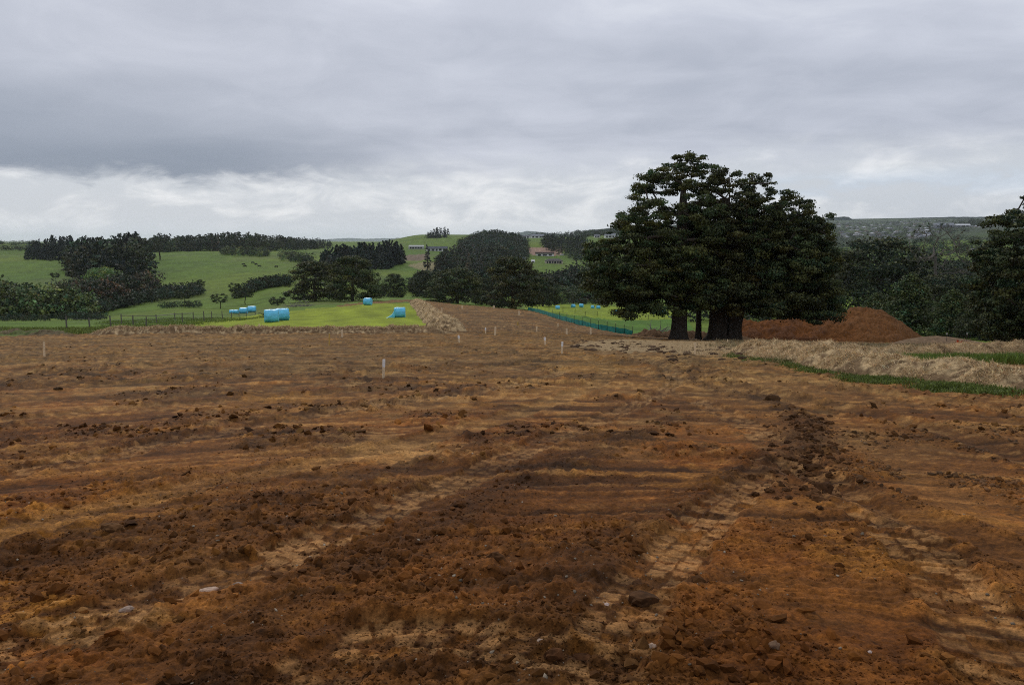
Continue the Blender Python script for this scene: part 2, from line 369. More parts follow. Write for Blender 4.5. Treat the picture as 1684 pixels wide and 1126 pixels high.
PATCH = [  # soil patches: centre and size as seen, colour, strength
 (60,870,150,38,OCHRE,.8),(50,1015,95,34,OCHRE,.85),(170,1040,150,28,LIGHT,.45),(1640,1060,90,80,GREYT,.45),(1480,925,150,36,OCHRE,.7),
 (1140,790,150,26,OCHRE,.6),(1170,745,130,38,ORANGE,.75),(630,738,95,24,LIGHT,.6),(720,800,80,30,GREYT,.5),(1085,900,75,26,GREYT,.6),
 (430,812,130,34,DARKR,.7),(240,815,90,24,OCHRE,.4),(850,940,240,90,DARKR,.8),(560,900,160,60,DARKR,.55),(1320,745,60,80,UMBER,.7),
 (1560,750,150,45,UMBER,.6),(1250,640,260,22,GREYT,.5),(955,602,90,16,OCHRE,.7),(480,655,110,10,OCHRE,.7),(330,630,120,8,ORANGE,.5),
 (100,665,120,9,ORANGE,.5),(1000,735,110,26,GREYT,.35),(640,690,140,12,ORANGE,.35),(300,940,110,40,GREYT,.3),(280,910,130,30,UMBER,.35),
 (1400,985,260,40,MIDB,.6),(1500,1080,120,50,DARKR,.6),(1180,1080,160,50,DARKR,.7),(1330,890,150,36,MIDB,.6),(1460,680,160,16,ORANGE,.35),
 (60,1090,140,30,ORANGE,.5),(720,1085,180,40,DARKR,.5),(1200,590,160,14,LIGHT,.35),(430,1030,110,40,MIDB,.6),(150,770,150,24,OCHRE,.35),(700,740,60,20,LIGHT,.35),
 (180,560,300,8,GREYT,.3),(850,530,120,16,DARKR,.35),(1000,560,90,7,GREYT,.4),
]
LINES = [([hit(*q)[:2] for q in smooth_line(p, 5)], wd, kd) for p, wd, kd in TRACKS]
def soil(X, Y, Z):
    """relief and colour of the bare earth"""
    X = X.astype(np.float32); Y = Y.astype(np.float32); n = len(X)
    px, py = to_px(X, Y, Z)
    # the grain of the site runs along the arcs the machines drove
    ox_ = X - .8 + .25 * fbm(X * .25, Y * .25, 2, 3); oy_ = Y + 2.0; ac = np.hypot(ox_, oy_); al = np.arctan2(ox_, oy_) * ac
    wx = X + .35 * fbm(X * .9, Y * .9, 3, 5); wy = Y + .35 * fbm(X * .9, Y * .9, 3, 9)
    big = fbm(wx * .45, wy * .30, 4, 11); med = fbm(wx * 1.6, wy * 1.3, 4, 21)
    streak = fbm(ac * 3.6 + .5 * med, al * .42, 5, 31); fine = fbm(X * 9, Y * 9, 3, 41)
    rough = ss(fbm(wx * .8, wy * .6, 4, 61) + .15 * streak + .12 * ss(py, 700, 1000) - .05, -.18, .30)
    crumb = .030 * np.abs(vnoise(X * 6.1, Y * 6.1, 72)) + .020 * np.abs(vnoise(X * 13.7 + 3, Y * 13.7, 73)) + .011 * np.abs(vnoise(X * 31 + 9, Y * 31, 74))
    midf = ss(Y, 9, 16)
    thin = fbm(ac * 11 + 1.2 * med, al * .45, 3, 33)
    dz = .022 * fbm(X * .8, Y * .8, 3, 71) + .022 * streak + .008 * thin + .006 * med + crumb * (.35 + rough) * .80 + midf * (.05 * fbm(X * 1.3, Y * 2.2, 4, 75) + .05 * np.abs(vnoise(X * 2.3, Y * 2.9, 76)) * rough)
    col = np.tile(np.array(MIDB, np.float32), (n, 1))
    pxw = px + 70 * med + 60 * fine + 50 * thin; pyw = py + (16 * med + 10 * big + 12 * fine + 14 * thin) * np.clip((py - 500) / 250, .15, 1.6)
    col = mixc(col, DARKR, ss(big, -.05, .45) * .5); col = mixc(col, GREYT, ss(-big, .05, .5) * .35 + .15 * (1 - ss(py, 560, 720)))
    col = mixc(col, OCHRE, ss(streak + .3 * fine, .12, .5) * .35); col = mixc(col, ORANGE, ss(fbm(wx * .7 + 5, wy * .5, 3, 77) + .4 * streak + .3 * fine, .15, .45) * .35)
    col = mixc(col, UMBER, ss(-streak, .15, .55) * .45)
    for (cx_, cy_, rx, ry, cc, st) in PATCH:
        g = np.exp(-((pxw - cx_) / rx) ** 2 - ((pyw - cy_) / ry) ** 2); col = mixc(col, cc, ss(g * (1 + .7 * streak + .6 * thin + .35 * fine), .36, .58) * st * .62)
    # marks
    smoothness = np.zeros(n, np.float32)
    for line, wd, kd in LINES:
        D, L = lateral(X, Y, line, wd * 1.6); a = np.abs(D); on = a < wd * 1.5
        if not on.any(): continue
        e = fine * .05 + .06 * fbm(X * 3, Y * 3, 2, 83)
        inside = 1 - ss(a + e, wd * .42, wd * .56); edge = np.exp(-((a + e - wd * .62) / (wd * .13)) ** 2)
        fade = ss(fbm(L * .35 + wd * 40, L * 0 + 3.0, 2, 91) + .6, -.05, .3)
        if kd == 'tread':
            lane = np.floor((D + wd * .5) / (wd / 3)); q = (L / .155 + .5 * (lane % 2) + .55 * D / wd)
            fr = q - np.floor(q); lf = ((D + wd * .5) / (wd / 3)) % 1.0
            j = .13 * fine + .05 * med; pad = ss(np.minimum(fr, 1 - fr) + j, .11, .18) * ss(np.minimum(lf, 1 - lf) + j, .05, .10)
            keep = ss(_h(np.floor(q), lane, 5), .08, .35)
            k = inside * fade * (.8 + .2 * ss(med, -.2, .2)); dz += k * (-.026 + .020 * pad * keep - .85 * crumb * pad - .5 * .022 * streak); col = mixc(col, col * .45 + np.array((.33, .205, .10), np.float32) * .46, k * pad * keep * (1.05 + .8 * med)); col = mixc(col, UMBER, k * (1 - pad) * .5)
            dz += edge * fade * (.014 + .022 * np.maximum(fine, 0)); smoothness = np.maximum(smoothness, k * .9)
        elif kd == 'smooth':
            k = inside * fade; dz += k * -.02 + edge * fade * .022; col = mixc(col, GREYT, k * .45); smoothness = np.maximum(smoothness, k * .75)
            dz += k * .006 * np.sin(L * 2 * pi / .13 + 4 * fine)
        elif kd == 'rut':
            k = inside; dz += k * -.045 * ss(a, wd * .5, 0) + edge * .035; col = mixc(col, UMBER, k * .35); rough = np.maximum(rough, edge * .8)
        else:
            k = 1 - ss(a + e * 2, wd * .2, wd * .8); dz += k * (.022 + .030 * fbm(X * 5, Y * 5, 4, 97)); rough = np.maximum(rough, k); col = mixc(col, UMBER, k * .6 * ss(fine + .3, -.2, .5))
    # scraper teeth: close parallel ridges across the right middle
    ty = ss(np.exp(-((px - 1380) / 260) ** 2 - ((py - 925) / 110) ** 2) + .15 * med, .3, .7)
    tr = .5 + .5 * np.sin((Y * 1.0 + X * .22 + .10 * med + .035 * fbm(X * 6, Y * 6, 2, 99)) * 2 * pi / .085)
    dz += ty * .014 * tr; col = mixc(col, UMBER, ty * (1 - tr) * .25); rough = rough * (1 - ty * .7)
    ty2 = ss(np.exp(-((px - 960) / 230) ** 2 - ((py - 835) / 45) ** 2) + .15 * med, .3, .7)
    tr2 = .5 + .5 * np.sin((Y * .9 - X * .5 + .10 * med) * 2 * pi / .07); dz += ty2 * .012 * tr2; rough = rough * (1 - ty2 * .7)
    rough = rough * (1 - smoothness * .85)
    near = Y < 26
    k = np.nonzero(near)[0]; x_, y_ = X[k], Y[k]; wxk = x_ + .035 * fine[k] + .012 * fbm(x_ * 30, y_ * 30, 2, 108); wyk = y_ + .04 * fbm(x_ * 14, y_ * 14, 3, 101)
    c1, i1 = clods(wxk, wyk, .30, 200, .06); c2, i2 = clods(wxk, wyk, .105, 210, .33); c3, i3 = clods(wxk, wyk, .045, 220, .75)
    r_ = rough[k]; hh = .34 * c1 * ss(r_, .55, .95) + .42 * c2 * ss(r_, .35, .9) + .55 * c3 * (.20 + .8 * r_)
    hh = hh * (1 - .75 * smoothness[k]); dz[k] += hh + .006 * fbm(x_ * 22, y_ * 22, 3, 103) * (1 - ss(y_, 10, 20))
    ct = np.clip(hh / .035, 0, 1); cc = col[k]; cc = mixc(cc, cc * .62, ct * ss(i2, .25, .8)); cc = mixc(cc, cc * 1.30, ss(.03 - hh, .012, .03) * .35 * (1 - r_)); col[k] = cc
    far = ss(Y, 14, 30); dz *= (1 + far * .5)
    col = mixc(col, LIGHT, ss(thin + .5 * streak + .4 * fine, .22, .5) * .26 * ss(Y, 4, 9)); col = mixc(col, UMBER, ss(-thin - .4 * streak, .2, .5) * .22)
    sp_ = fbm(X * 1.5, Y * .9, 4, 121) + .5 * fbm(X * 5, Y * 2.4, 3, 123); col = mixc(col, UMBER, ss(sp_, .22, .5) * (.35 + .4 * rough) * ss(Y, 5, 12)); col = mixc(col, LIGHT, ss(-sp_, .30, .6) * .28 * ss(Y, 5, 12))  # dark specks farther off stand in for small clods and their painted shadows
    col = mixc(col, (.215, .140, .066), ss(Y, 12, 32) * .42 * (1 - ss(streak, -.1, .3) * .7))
    bs = fbm(ac * 1.1, al * .13, 3, 131); col = col * (1 - .22 * ss(bs, .0, .4) + .18 * ss(-bs, .0, .4))[:, None]
    crease_shade = 1 - ss(crumb, .004, .022); col = mixc(col, UMBER, crease_shade * (.25 + .75 * rough) * .45)  # shade painted into the creases between crumbs, deepening the relief
    col = mixc(col, col * 1.45, ss(crumb, .028, .05) * .35)  # crumb tops painted lighter for the same relief contrast
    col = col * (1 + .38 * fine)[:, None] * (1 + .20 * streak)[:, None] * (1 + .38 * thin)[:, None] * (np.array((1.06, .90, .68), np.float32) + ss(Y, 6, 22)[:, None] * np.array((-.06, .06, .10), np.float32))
    return dz, col, rough
def field_cols(X, Y, px, py):
    n1 = fbm(X / 7, Y / 9, 4, 301); n2 = fbm(X / 60, Y / 80, 4, 303); n3 = fbm(X / 1.2, Y / 2.2, 3, 305)
    g = np.tile(np.array((.092, .148, .015), np.float32), (len(X), 1))
    g = mixc(g, (.125, .168, .018), ss(n2, 0, .5) * .7); g = mixc(g, (.070, .126, .015), ss(-n2, 0, .5) * .7)
    g = mixc(g, (.12, .13, .05), ss(fbm(X / 25, Y / 60, 4, 309), .12, .45) * .35)
    return g * (1 + .34 * n1 + .22 * n3)[:, None]
DIRT = [(-2500,553),(0,553),(60,553),(110,550),(160,549),(250,548),(740,548),(716,520),(685,499),(678,496),(640,498),(600,500),(560,504),(552,503),(600,497),(650,493.5),(690,493),(720,497),(745,500),(790,504),(830,507),(868,510),
        (905,518),(940,530),(971,539),(1000,545),(1035,552),(1100,548),(1230,553),(1400,562),(1620,566),(2500,566),(2500,3000),(-2500,3000)]
MOWN = [(150,549),(250,540),(330,529),(440,517),(480,512),(555,504),(600,500.5),(640,498.5),(683,499.5),(720,520),(745,550)]
RFIELD = [(862,500),(960,501),(1130,508),(1130,524),(1010,527),(960,520),(905,514),(866,509)]
RFIELD2 = [(866,509),(905,514),(960,520),(1010,527),(1130,524),(1150,560),(1035,552)]
TAN = [(668,436),(695,431),(724,431),(724,449),(704,448),(683,441)]
ROWS = np.concatenate([np.linspace(-45, 1.6, 26), 1 / np.arange(1 / 1.9, 1 / 15.5, -1.12 / (740 * 1.7)), np.arange(15.6, 64, .22), np.arange(64.3, 300, 1.0), np.exp(np.linspace(math.log(301), math.log(21000), 230))])
du1 = np.arange(0, .45, 1 / 700.0); du2 = np.arange(.45, .78, 1 / 480.0); du3 = np.linspace(.785, 2.2, 90)
up_ = np.concatenate([du1, du2, du3]); COLU = np.concatenate([-up_[:0:-1], up_])
RR, UU = np.meshgrid(ROWS, COLU, indexing='ij')
GX = (UU * (np.abs(RR) + 2.0)).ravel(); GY = RR.ravel(); GZ = ground_z(GX, GY)
GPX, GPY = to_px(GX, np.maximum(GY, .5), GZ)
gcol = field_cols(GX, GY, GPX, GPY).astype(np.float32)
wn = fbm(GX / 1.3, GY / 2.6, 3, 311); wpx = GPX + 5 * wn; wpy = GPY + np.clip(2.2 * wn, -2, 2) * np.clip((GPY - 480) / 40, .2, 1)
mid = (GY > 30)
dirt = (GY <= 30) | (mid & polymask(DIRT, wpx, wpy) & (GY < 260))
# ground right of the straw ridge belongs to the verge, not the earthworks
def cmask(poly, c, jit=True, near=50, far=1500):
    global gcol
    k = polymask(poly, wpx, wpy) & (GY > near) & (GY < far) & ~dirt
    v = 1 + .30 * fbm(GX[k] / 2.2, GY[k] / 14, 4, 313) + .22 * wn[k] + .10 * np.sin((GX[k] * .9 + GY[k] * .25) * 2 * pi / 4.5); gcol[k] = np.array(c, np.float32) * v[:, None]
cmask(MOWN, (.215, .260, .016), near=56, far=260)
cmask(RFIELD, (.190, .245, .018), near=100, far=330); cmask(RFIELD2, (.075, .150, .018), near=60, far=330)
cmask([(600,500),(552,503),(600,494),(640,489),(712,487),(716,493),(690,492),(650,492.5)], (.12, .18, .03), near=150, far=300)
cmask(TAN, (.23, .20, .095), near=300, far=900)
cmask([(655,421),(705,417),(706,425),(690,429),(660,428)], (.15, .11, .07), near=500, far=1200)
cmask([(866,408),(925,404),(925,420),(885,421),(866,417)], (.27, .17, .12), near=600, far=1300)
cmask([(1378,490),(1412,490),(1412,512),(1378,512)], (.17, .25, .03), near=150, far=330)
k = (GY > 1300) & (GPX > 1180); gcol[k] = mixc(gcol[k], (.034, .044, .030), .75 + .3 * fbm(GX[k] / 150, GY[k] / 300, 3, 337))
k = (~dirt) & (GY > 56) & (GY < 66) & (GPX < 700); gcol[k] = mixc(gcol[k], (.13, .12, .06), ss(wn[k], -.3, .4) * .55)
k = np.nonzero(dirt)[0]
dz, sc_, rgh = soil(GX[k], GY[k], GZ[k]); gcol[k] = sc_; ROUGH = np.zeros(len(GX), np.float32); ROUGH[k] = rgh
# pale trampled straw under the big trees and along the right bank
sm_ = np.exp(-((GPX - 1130) / 170) ** 2 - ((GPY - 573) / 13) ** 2) + np.exp(-((GPX - 1010) / 90) ** 2 - ((GPY - 567) / 8) ** 2) * .6
st = ss(sm_ + .35 * wn, .35, .8) * (GY > 26) * .8; gcol = mixc(gcol, (.35, .25, .13), st)
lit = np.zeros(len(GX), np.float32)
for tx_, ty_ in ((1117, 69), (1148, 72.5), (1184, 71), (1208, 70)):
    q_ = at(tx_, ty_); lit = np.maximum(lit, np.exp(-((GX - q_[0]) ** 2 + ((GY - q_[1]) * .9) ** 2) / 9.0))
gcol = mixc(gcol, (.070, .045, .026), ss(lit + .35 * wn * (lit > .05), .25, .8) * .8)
GZ[k] += dz * ss(GY[k], -2, 1.9)
k = (~dirt) & (GY < 300); GZ[k] += (.05 * wn[k] + .05 * fbm(GX[k] * 2, GY[k] * 2, 2, 317)) * np.clip(GY[k] / 60, 0, 2)
nR, nC = RR.shape; idx = np.arange(nR * nC).reshape(nR, nC)
F = np.stack([idx[:-1, :-1], idx[:-1, 1:], idx[1:, 1:], idx[1:, :-1]], -1).reshape(-1, 4)
mg = bpy.data.materials.new('ground'); mg.use_nodes = True; t = NT(mg.node_tree); t.n.clear()
ob = t.node('ShaderNodeTexCoord').outputs['Object']; base = t.node('ShaderNodeVertexColor', layer_name='col').outputs[0]
nA = t.noise(ob, 28, 6, .65); nB = t.noise(ob, 110, 4, .6); nC_ = t.noise(ob, 2.3, 6, .6)
kk = t.m('MULTIPLY', t.node('ShaderNodeMapRange', {0: nA, 1: .3, 2: .7, 3: .48, 4: 1.5}).outputs[0], t.node('ShaderNodeMapRange', {0: nB, 1: .3, 2: .7, 3: .68, 4: 1.32}).outputs[0])
kk = t.m('MULTIPLY', kk, t.node('ShaderNodeMapRange', {0: nC_, 1: .3, 2: .7, 3: .85, 4: 1.15}).outputs[0])
scn = t.node('ShaderNodeVectorMath', operation='SCALE'); t.put(scn.inputs[0], base); t.put(scn.inputs['Scale'], kk)
b1_ = t.node('ShaderNodeBump', {'Strength': .8, 'Distance': .016, 'Height': nA}); b2_ = t.node('ShaderNodeBump', {'Strength': .4, 'Distance': .004, 'Height': nB, 'Normal': b1_.outputs[0]})
pb = t.node('ShaderNodeBsdfPrincipled', {'Base Color': scn.outputs[0], 'Roughness': .93, 'Specular IOR Level': .12, 'Normal': b2_.outputs[0]})
t.node('ShaderNodeOutputMaterial', {'Surface': pb.outputs[0]})
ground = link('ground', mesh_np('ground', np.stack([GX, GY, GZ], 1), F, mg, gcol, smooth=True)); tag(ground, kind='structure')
ZF = GZ.reshape(nR, nC)
def surf_z(X, Y):
    """height of the finished ground, relief included"""
    X = np.asarray(X, float); Y = np.asarray(Y, float)
    r = np.interp(Y, ROWS, np.arange(nR)); c = np.interp(X / (np.abs(Y) + 2.0), COLU, np.arange(nC))
    i = np.clip(r.astype(int), 0, nR - 2); j = np.clip(c.astype(int), 0, nC - 2); a = r - i; b = c - j
    return ZF[i, j] * (1 - a) * (1 - b) + ZF[i + 1, j] * a * (1 - b) + ZF[i, j + 1] * (1 - a) * b + ZF[i + 1, j + 1] * a * b
def surf_attr(arr, X, Y):
    r = np.rint(np.interp(Y, ROWS, np.arange(nR))).astype(int); c = np.rint(np.interp(X / (np.abs(Y) + 2.0), COLU, np.arange(nC))).astype(int)
    return arr[r * nC + c]

# ------------------------------------------------------------------ blue far hills
def hills(name, Y, pts, depth, col, seed):
    xs = np.linspace(pts[0][0], pts[-1][0], 160); ys = np.interp(xs, [p[0] for p in pts], [p[1] for p in pts])
    ys = ys - 1.0 * np.abs(fbm(xs / 9, xs * 0 + seed, 4, seed)); V = []
    u = (xs - CX) / FPX; top = np.array([slope_of(y_) for y_ in ys]) * Y + EYE; bot = ground_z(u * Y, np.full_like(u, Y)) - 60
    prof = [(-1, 0), (-.6, .35), (-.25, .8), (0, 1), (.3, .8), (1, 0)]
    for a, hf in prof:
        yy = Y + a * depth; V.append(np.stack([u * yy, np.full_like(u, yy), bot + (top - bot) * hf], 1))
    V = np.concatenate(V); n = len(xs); id_ = np.arange(len(V)).reshape(len(prof), n)
    F_ = np.stack([id_[:-1, :-1], id_[:-1, 1:], id_[1:, 1:], id_[1:, :-1]], -1).reshape(-1, 4)
    c = np.tile(np.array(col, np.float32), (len(V), 1)); o = link(name, mesh_np(name, V, F_, M['farland'], c, True)); tag(o, kind='structure')
M['farland'] = material('farland', attr=True, rough=1, spec=0, var=(.004, .7, 1.3))
hills('hills', 15000, [(480,399),(515,395),(540,393.5),(580,391.5),(600,393),(640,392),(665,391.5),(690,392.5),(720,398)], 1500, (.05, .07, .06), 3)
hills('hills', 9000, [(838,394),(850,384),(866,380),(880,381),(905,384),(940,386),(980,392)], 900, (.05, .07, .06), 5)
hills('hills', 6500, [(1180,384),(1240,370),(1300,364),(1330,362),(1352,359),(1380,356.5),(1388,357),(1394,361),(1430,361),(1500,358.5),(1560,357),(1640,357),(1760,360)], 900, (.022, .032, .028), 7)
hills('hills', 2600, [(940,396),(960,380),(985,377),(1010,374.5),(1060,372),(1130,370),(1180,376),(1230,388)], 350, (.03, .045, .03), 9)
# ================================================================== FOLIAGE
def cards(cen, nrm, size, rng, asp=1.6):
    """one small rhombic leaf spray per centre"""
    n = len(cen); a = rng.normal(size=(n, 3)); nrm = nrm / np.linalg.norm(nrm, axis=1, keepdims=True)
    a -= nrm * (a * nrm).sum(1, keepdims=True); a /= np.linalg.norm(a, axis=1, keepdims=True) + 1e-9; b = np.cross(nrm, a)
    s = (size * rng.uniform(.6, 1.35, n))[:, None]; a = a * s * asp * .5; b = b * s * .5
    V = np.stack([cen - a, cen - b * .9 + a * .1, cen + a, cen + b + a * .15], 1).reshape(-1, 3)
    return V, np.arange(n * 4).reshape(-1, 4)
def crown(clumps, card, ncard, base, rng, tint=.35, lit_tops=(.16, .17, .05), upb=.5):
    """clumps: rows of x y z rx rz ; each becomes a pad of leaf sprays"""
    cl = np.asarray(clumps, float); n = len(cl)
    cnt = np.maximum(6, (ncard * (cl[:, 3] / cl[:, 3].mean()) ** 1.6 * rng.uniform(.7, 1.3, n)).astype(int)); idx_ = np.repeat(np.arange(n), cnt); N = len(idx_)
    d = rng.normal(size=(N, 3)); d[:, 2] += upb * .45; d /= np.linalg.norm(d, axis=1, keepdims=True)
    r = rng.uniform(.35, 1.0, N) ** .6; r *= 1 + .38 * np.sin(d[:, 0] * 5 + idx_) * np.cos(d[:, 1] * 5 + idx_ * 2) + .15 * rng.normal(size=N)
    off = d * r[:, None]; off[:, :2] *= cl[idx_, 3][:, None]; off[:, 2] *= cl[idx_, 4]
    cen = cl[idx_, :3] + off; nr = d + rng.normal(size=(N, 3)) * .6; V, F_ = cards(cen, nr, card, rng)
    cb = np.tile(np.array(base, float), (n, 1)) * np.exp(rng.normal(0, tint, n))[:, None]
    hue = rng.uniform(-1, 1, n); cb[:, 0] *= 1 + .35 * hue; cb[:, 2] *= 1 - .3 * hue
    cc = cb[idx_] * np.exp(rng.normal(0, .28, N))[:, None]
    tp = (off[:, 2] / cl[idx_, 4] > .35) & (rng.random(N) < .42); cc[tp] = cc[tp] * .5 + np.array(lit_tops) * .5  # lit highlights painted into the leaf colour on top of each pad
    return V, F_, np.repeat(cc, 4, 0)
def skeleton(clumps, trunk, rng, rtip=.02, sag=.0, sides=5, thick=1.0, rmax=None):
    """limbs that reach every clump from the trunk line; returns an MB"""
    nodes = [Vector(p) for p in trunk]; par = [-1] + list(range(len(trunk) - 1)); mb = MB(); nT = len(trunk)
    cl = sorted([Vector(c[:3]) for c in clumps], key=lambda p: (p - nodes[-1]).length + (p - nodes[max(0, nT - 2)]).length * .3)
    for p in cl:
        arr = np.array([tuple(q) for q in nodes]); dv = np.array(tuple(p)) - arr; dist = np.linalg.norm(dv, axis=1)
        cost = dist + np.maximum(0, -dv[:, 2]) * .8 + np.where(np.arange(len(arr)) < max(1, nT // 3), 3.0 * dist.mean(), 0); k = int(np.argmin(cost)); q0 = nodes[k]; L = dist[k]
        ns = max(1, int(L / 1.1)); pk = k
        for i in range(1, ns + 1):
            t_ = i / ns; q = q0.lerp(p, t_) + Vector((rng.normal(), rng.normal(), rng.normal())) * L * .05 * (t_ < 1); q.z += -sin(pi * t_) * L * .08
            nodes.append(q); par.append(pk); pk = len(nodes) - 1
    kids = [[] for _ in nodes]; w_ = [0.0] * len(nodes)
    for i, p_ in enumerate(par):
        if p_ >= 0: kids[p_].append(i)
    for i in range(len(nodes) - 1, -1, -1): w_[i] = sum(w_[k_] for k_ in kids[i]) + (1.0 if not kids[i] else 0)
    rad = [rtip * thick * (x ** .48) for x in w_]
    if rmax:
        s_ = rmax / rad[0]; rad = [min(r * s_, rmax) if i < nT else r * min(s_, 1.6) for i, r in enumerate(rad)]
    for i, p_ in enumerate(par):
        if p_ < 0: continue
        r0 = rad[p_] if p_ < nT and i < nT else min(rad[p_], rad[i] * 1.25); mb.tube([nodes[p_], nodes[i]], [r0, rad[i]], sides if rad[i] < .15 else 9, cap=False)
    return mb, rad
def flare(mb, p, r, h, rng, lobes=5):
    """a fluted, spreading trunk foot"""
    n = 26; ph = rng.uniform(0, 6); V = []; F_ = []; hs = [-.25, 0, .12, .3, .6, 1.0]
    for j, f in enumerate(hs):
        rr = r * (1 + .38 * math.exp(-max(f, 0) * 6)); amp = .20 * math.exp(-max(f, 0) * 1.2) + .05
        for k_ in range(n):
            a = 2 * pi * k_ / n; q = rr * (1 + amp * sin(lobes * a + ph) + .5 * amp * sin((lobes + 3) * a + 2 * ph)); V.append((p[0] + q * cos(a), p[1] + q * sin(a), p[2] + f * h))
    for j in range(len(hs) - 1):
        for k_ in range(n): F_.append((j * n + k_, j * n + (k_ + 1) % n, (j + 1) * n + (k_ + 1) % n, (j + 1) * n + k_))
    mb.add(V, F_)
def crown_clumps(style, H, Wd, n, rng):
    out = []
    for i in range(n):
        a = rng.uniform(0, 2 * pi)
        if style == 'dome':
            h = rng.uniform(.07, 1.0); R = Wd / 2 * min(1, (h / .18 + .35)) * math.sqrt(max(.02, 1 - max(0, (h - .32) / .72) ** 2)); rr = R * math.sqrt(rng.uniform(.10, 1)); s_ = Wd * .085 * rng.uniform(.7, 1.3)
            out.append((rr * cos(a), rr * sin(a), h * H * .96, s_, s_ * .55))
        elif style == 'cone':
            h = rng.uniform(.06, 1.0); R = Wd / 2 * (1 - h) ** .8 + .02 * Wd; rr = R * math.sqrt(rng.uniform(.2, 1)); s_ = Wd * .13 * (1.1 - .7 * h)
            out.append((rr * cos(a), rr * sin(a), h * H, s_, s_ * .8))
        elif style == 'round':
            d = rng.normal(size=3); d /= np.linalg.norm(d); r = rng.uniform(.3, 1) ** .5; s_ = Wd * .10 * rng.uniform(.8, 1.3)
            out.append((d[0] * r * Wd / 2 * .92, d[1] * r * Wd / 2 * .92, H * .54 + d[2] * r * H * .42, s_, s_ * .8))
        elif style == 'umbrella':
            h = rng.uniform(.45, 1.0); R = Wd / 2 * math.sqrt(max(.03, 1 - ((h - .7) / .34) ** 2)); rr = R * math.sqrt(rng.uniform(.15, 1)); s_ = Wd * .10 * rng.uniform(.7, 1.3)
            out.append((rr * cos(a), rr * sin(a), h * H * .95, s_, s_ * .4))
    return out
def proto(style, H, Wd, n, card, nc, base, seed, thick=1.0, lit_tops=(.16, .17, .05), tint=.35, rmax=.3, upb=.5):
    rng = np.random.default_rng(seed); cl = crown_clumps(style, H, Wd, n, rng); V, F_, c = crown(cl, card, nc, base, rng, tint, lit_tops, upb)
    th = H * (.7 if style == 'cone' else .45); tr = [(0, 0, -.6), (rng.normal() * .1, rng.normal() * .1, th * .35), (rng.normal() * .2, rng.normal() * .2, th)]
    sub = [cl[i] for i in rng.choice(len(cl), min(len(cl), 45), replace=False)]
    mb, _ = skeleton(sub, tr, rng, .03, thick=thick, sides=4, rmax=rmax); return (V, F_, c, mb)
def proto_mesh(p, name):
    cm = mesh_np(name + '_crown', p[0], p[1], M['leaf'], p[2]); o = p[3].build(name + '_trunk', M['bark']); tm = o.data; bpy.data.objects.remove(o); return cm, tm
M['deadwood'] = material('deadwood', (.12, .105, .09), rough=.9, spec=.1)
G_TOTARA = (.046, .060, .020); G_DARK = (.033, .046, .021); G_CON = (.020, .030, .022); G_MID = (.050, .080, .026); G_LIGHT = (.16, .225, .065); G_GREY = (.075, .080, .060)
PR = {}
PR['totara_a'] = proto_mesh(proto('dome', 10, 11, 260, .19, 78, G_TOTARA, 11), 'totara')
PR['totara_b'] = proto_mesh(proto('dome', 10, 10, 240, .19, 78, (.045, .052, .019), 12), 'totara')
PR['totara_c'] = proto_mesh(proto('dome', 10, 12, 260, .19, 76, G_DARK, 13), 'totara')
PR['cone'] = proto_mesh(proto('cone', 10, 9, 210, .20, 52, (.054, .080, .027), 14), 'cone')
PR['round'] = proto_mesh(proto('round', 6, 9, 120, .22, 50, G_LIGHT, 15, tint=.15, lit_tops=(.16, .22, .07)), 'round')
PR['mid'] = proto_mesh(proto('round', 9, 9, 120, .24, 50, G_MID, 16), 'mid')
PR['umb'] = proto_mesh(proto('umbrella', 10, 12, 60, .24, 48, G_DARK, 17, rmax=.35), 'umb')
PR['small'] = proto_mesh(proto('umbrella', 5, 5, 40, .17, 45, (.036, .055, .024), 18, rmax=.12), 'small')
PR['bush'] = proto_mesh(proto('round', 3, 4, 46, .15, 42, G_DARK, 19, rmax=.08), 'bush')
PR['poplar'] = proto_mesh(proto('cone', 12, 4.2, 90, .22, 42, G_GREY, 20, tint=.2, lit_tops=(.2, .2, .16)), 'poplar')
def tree(pr, px, Y, hpx, wpx_, label, cat='tree', group=None, name='tree', rz=None, sink=.15):
    """stands a copy of a kind of tree at a column and distance, sized by how tall and wide it looks"""
    x, y, z = at(px, Y); cm, tm = PR[pr]; bb = CB[pr]; H = hpx * Y / FPX; Wd = wpx_ * Y / FPX
    e_ = empty(name, (x, y, z - sink), rz if rz is not None else (px * 1.7) % 6.28, (Wd / bb[0], Wd / bb[0], H / bb[1])); tag(e_, label, cat, group)
    link('crown', cm, e_); link('trunk', tm, e_); return e_
CB = {}
for k_, (cm, tm) in PR.items():
    v = np.empty(len(cm.vertices) * 3, np.float32); cm.vertices.foreach_get('co', v); v = v.reshape(-1, 3); CB[k_] = (float(np.percentile(v[:, 0], 99.3) - np.percentile(v[:, 0], .7)), float(np.percentile(v[:, 2], 99.7)))

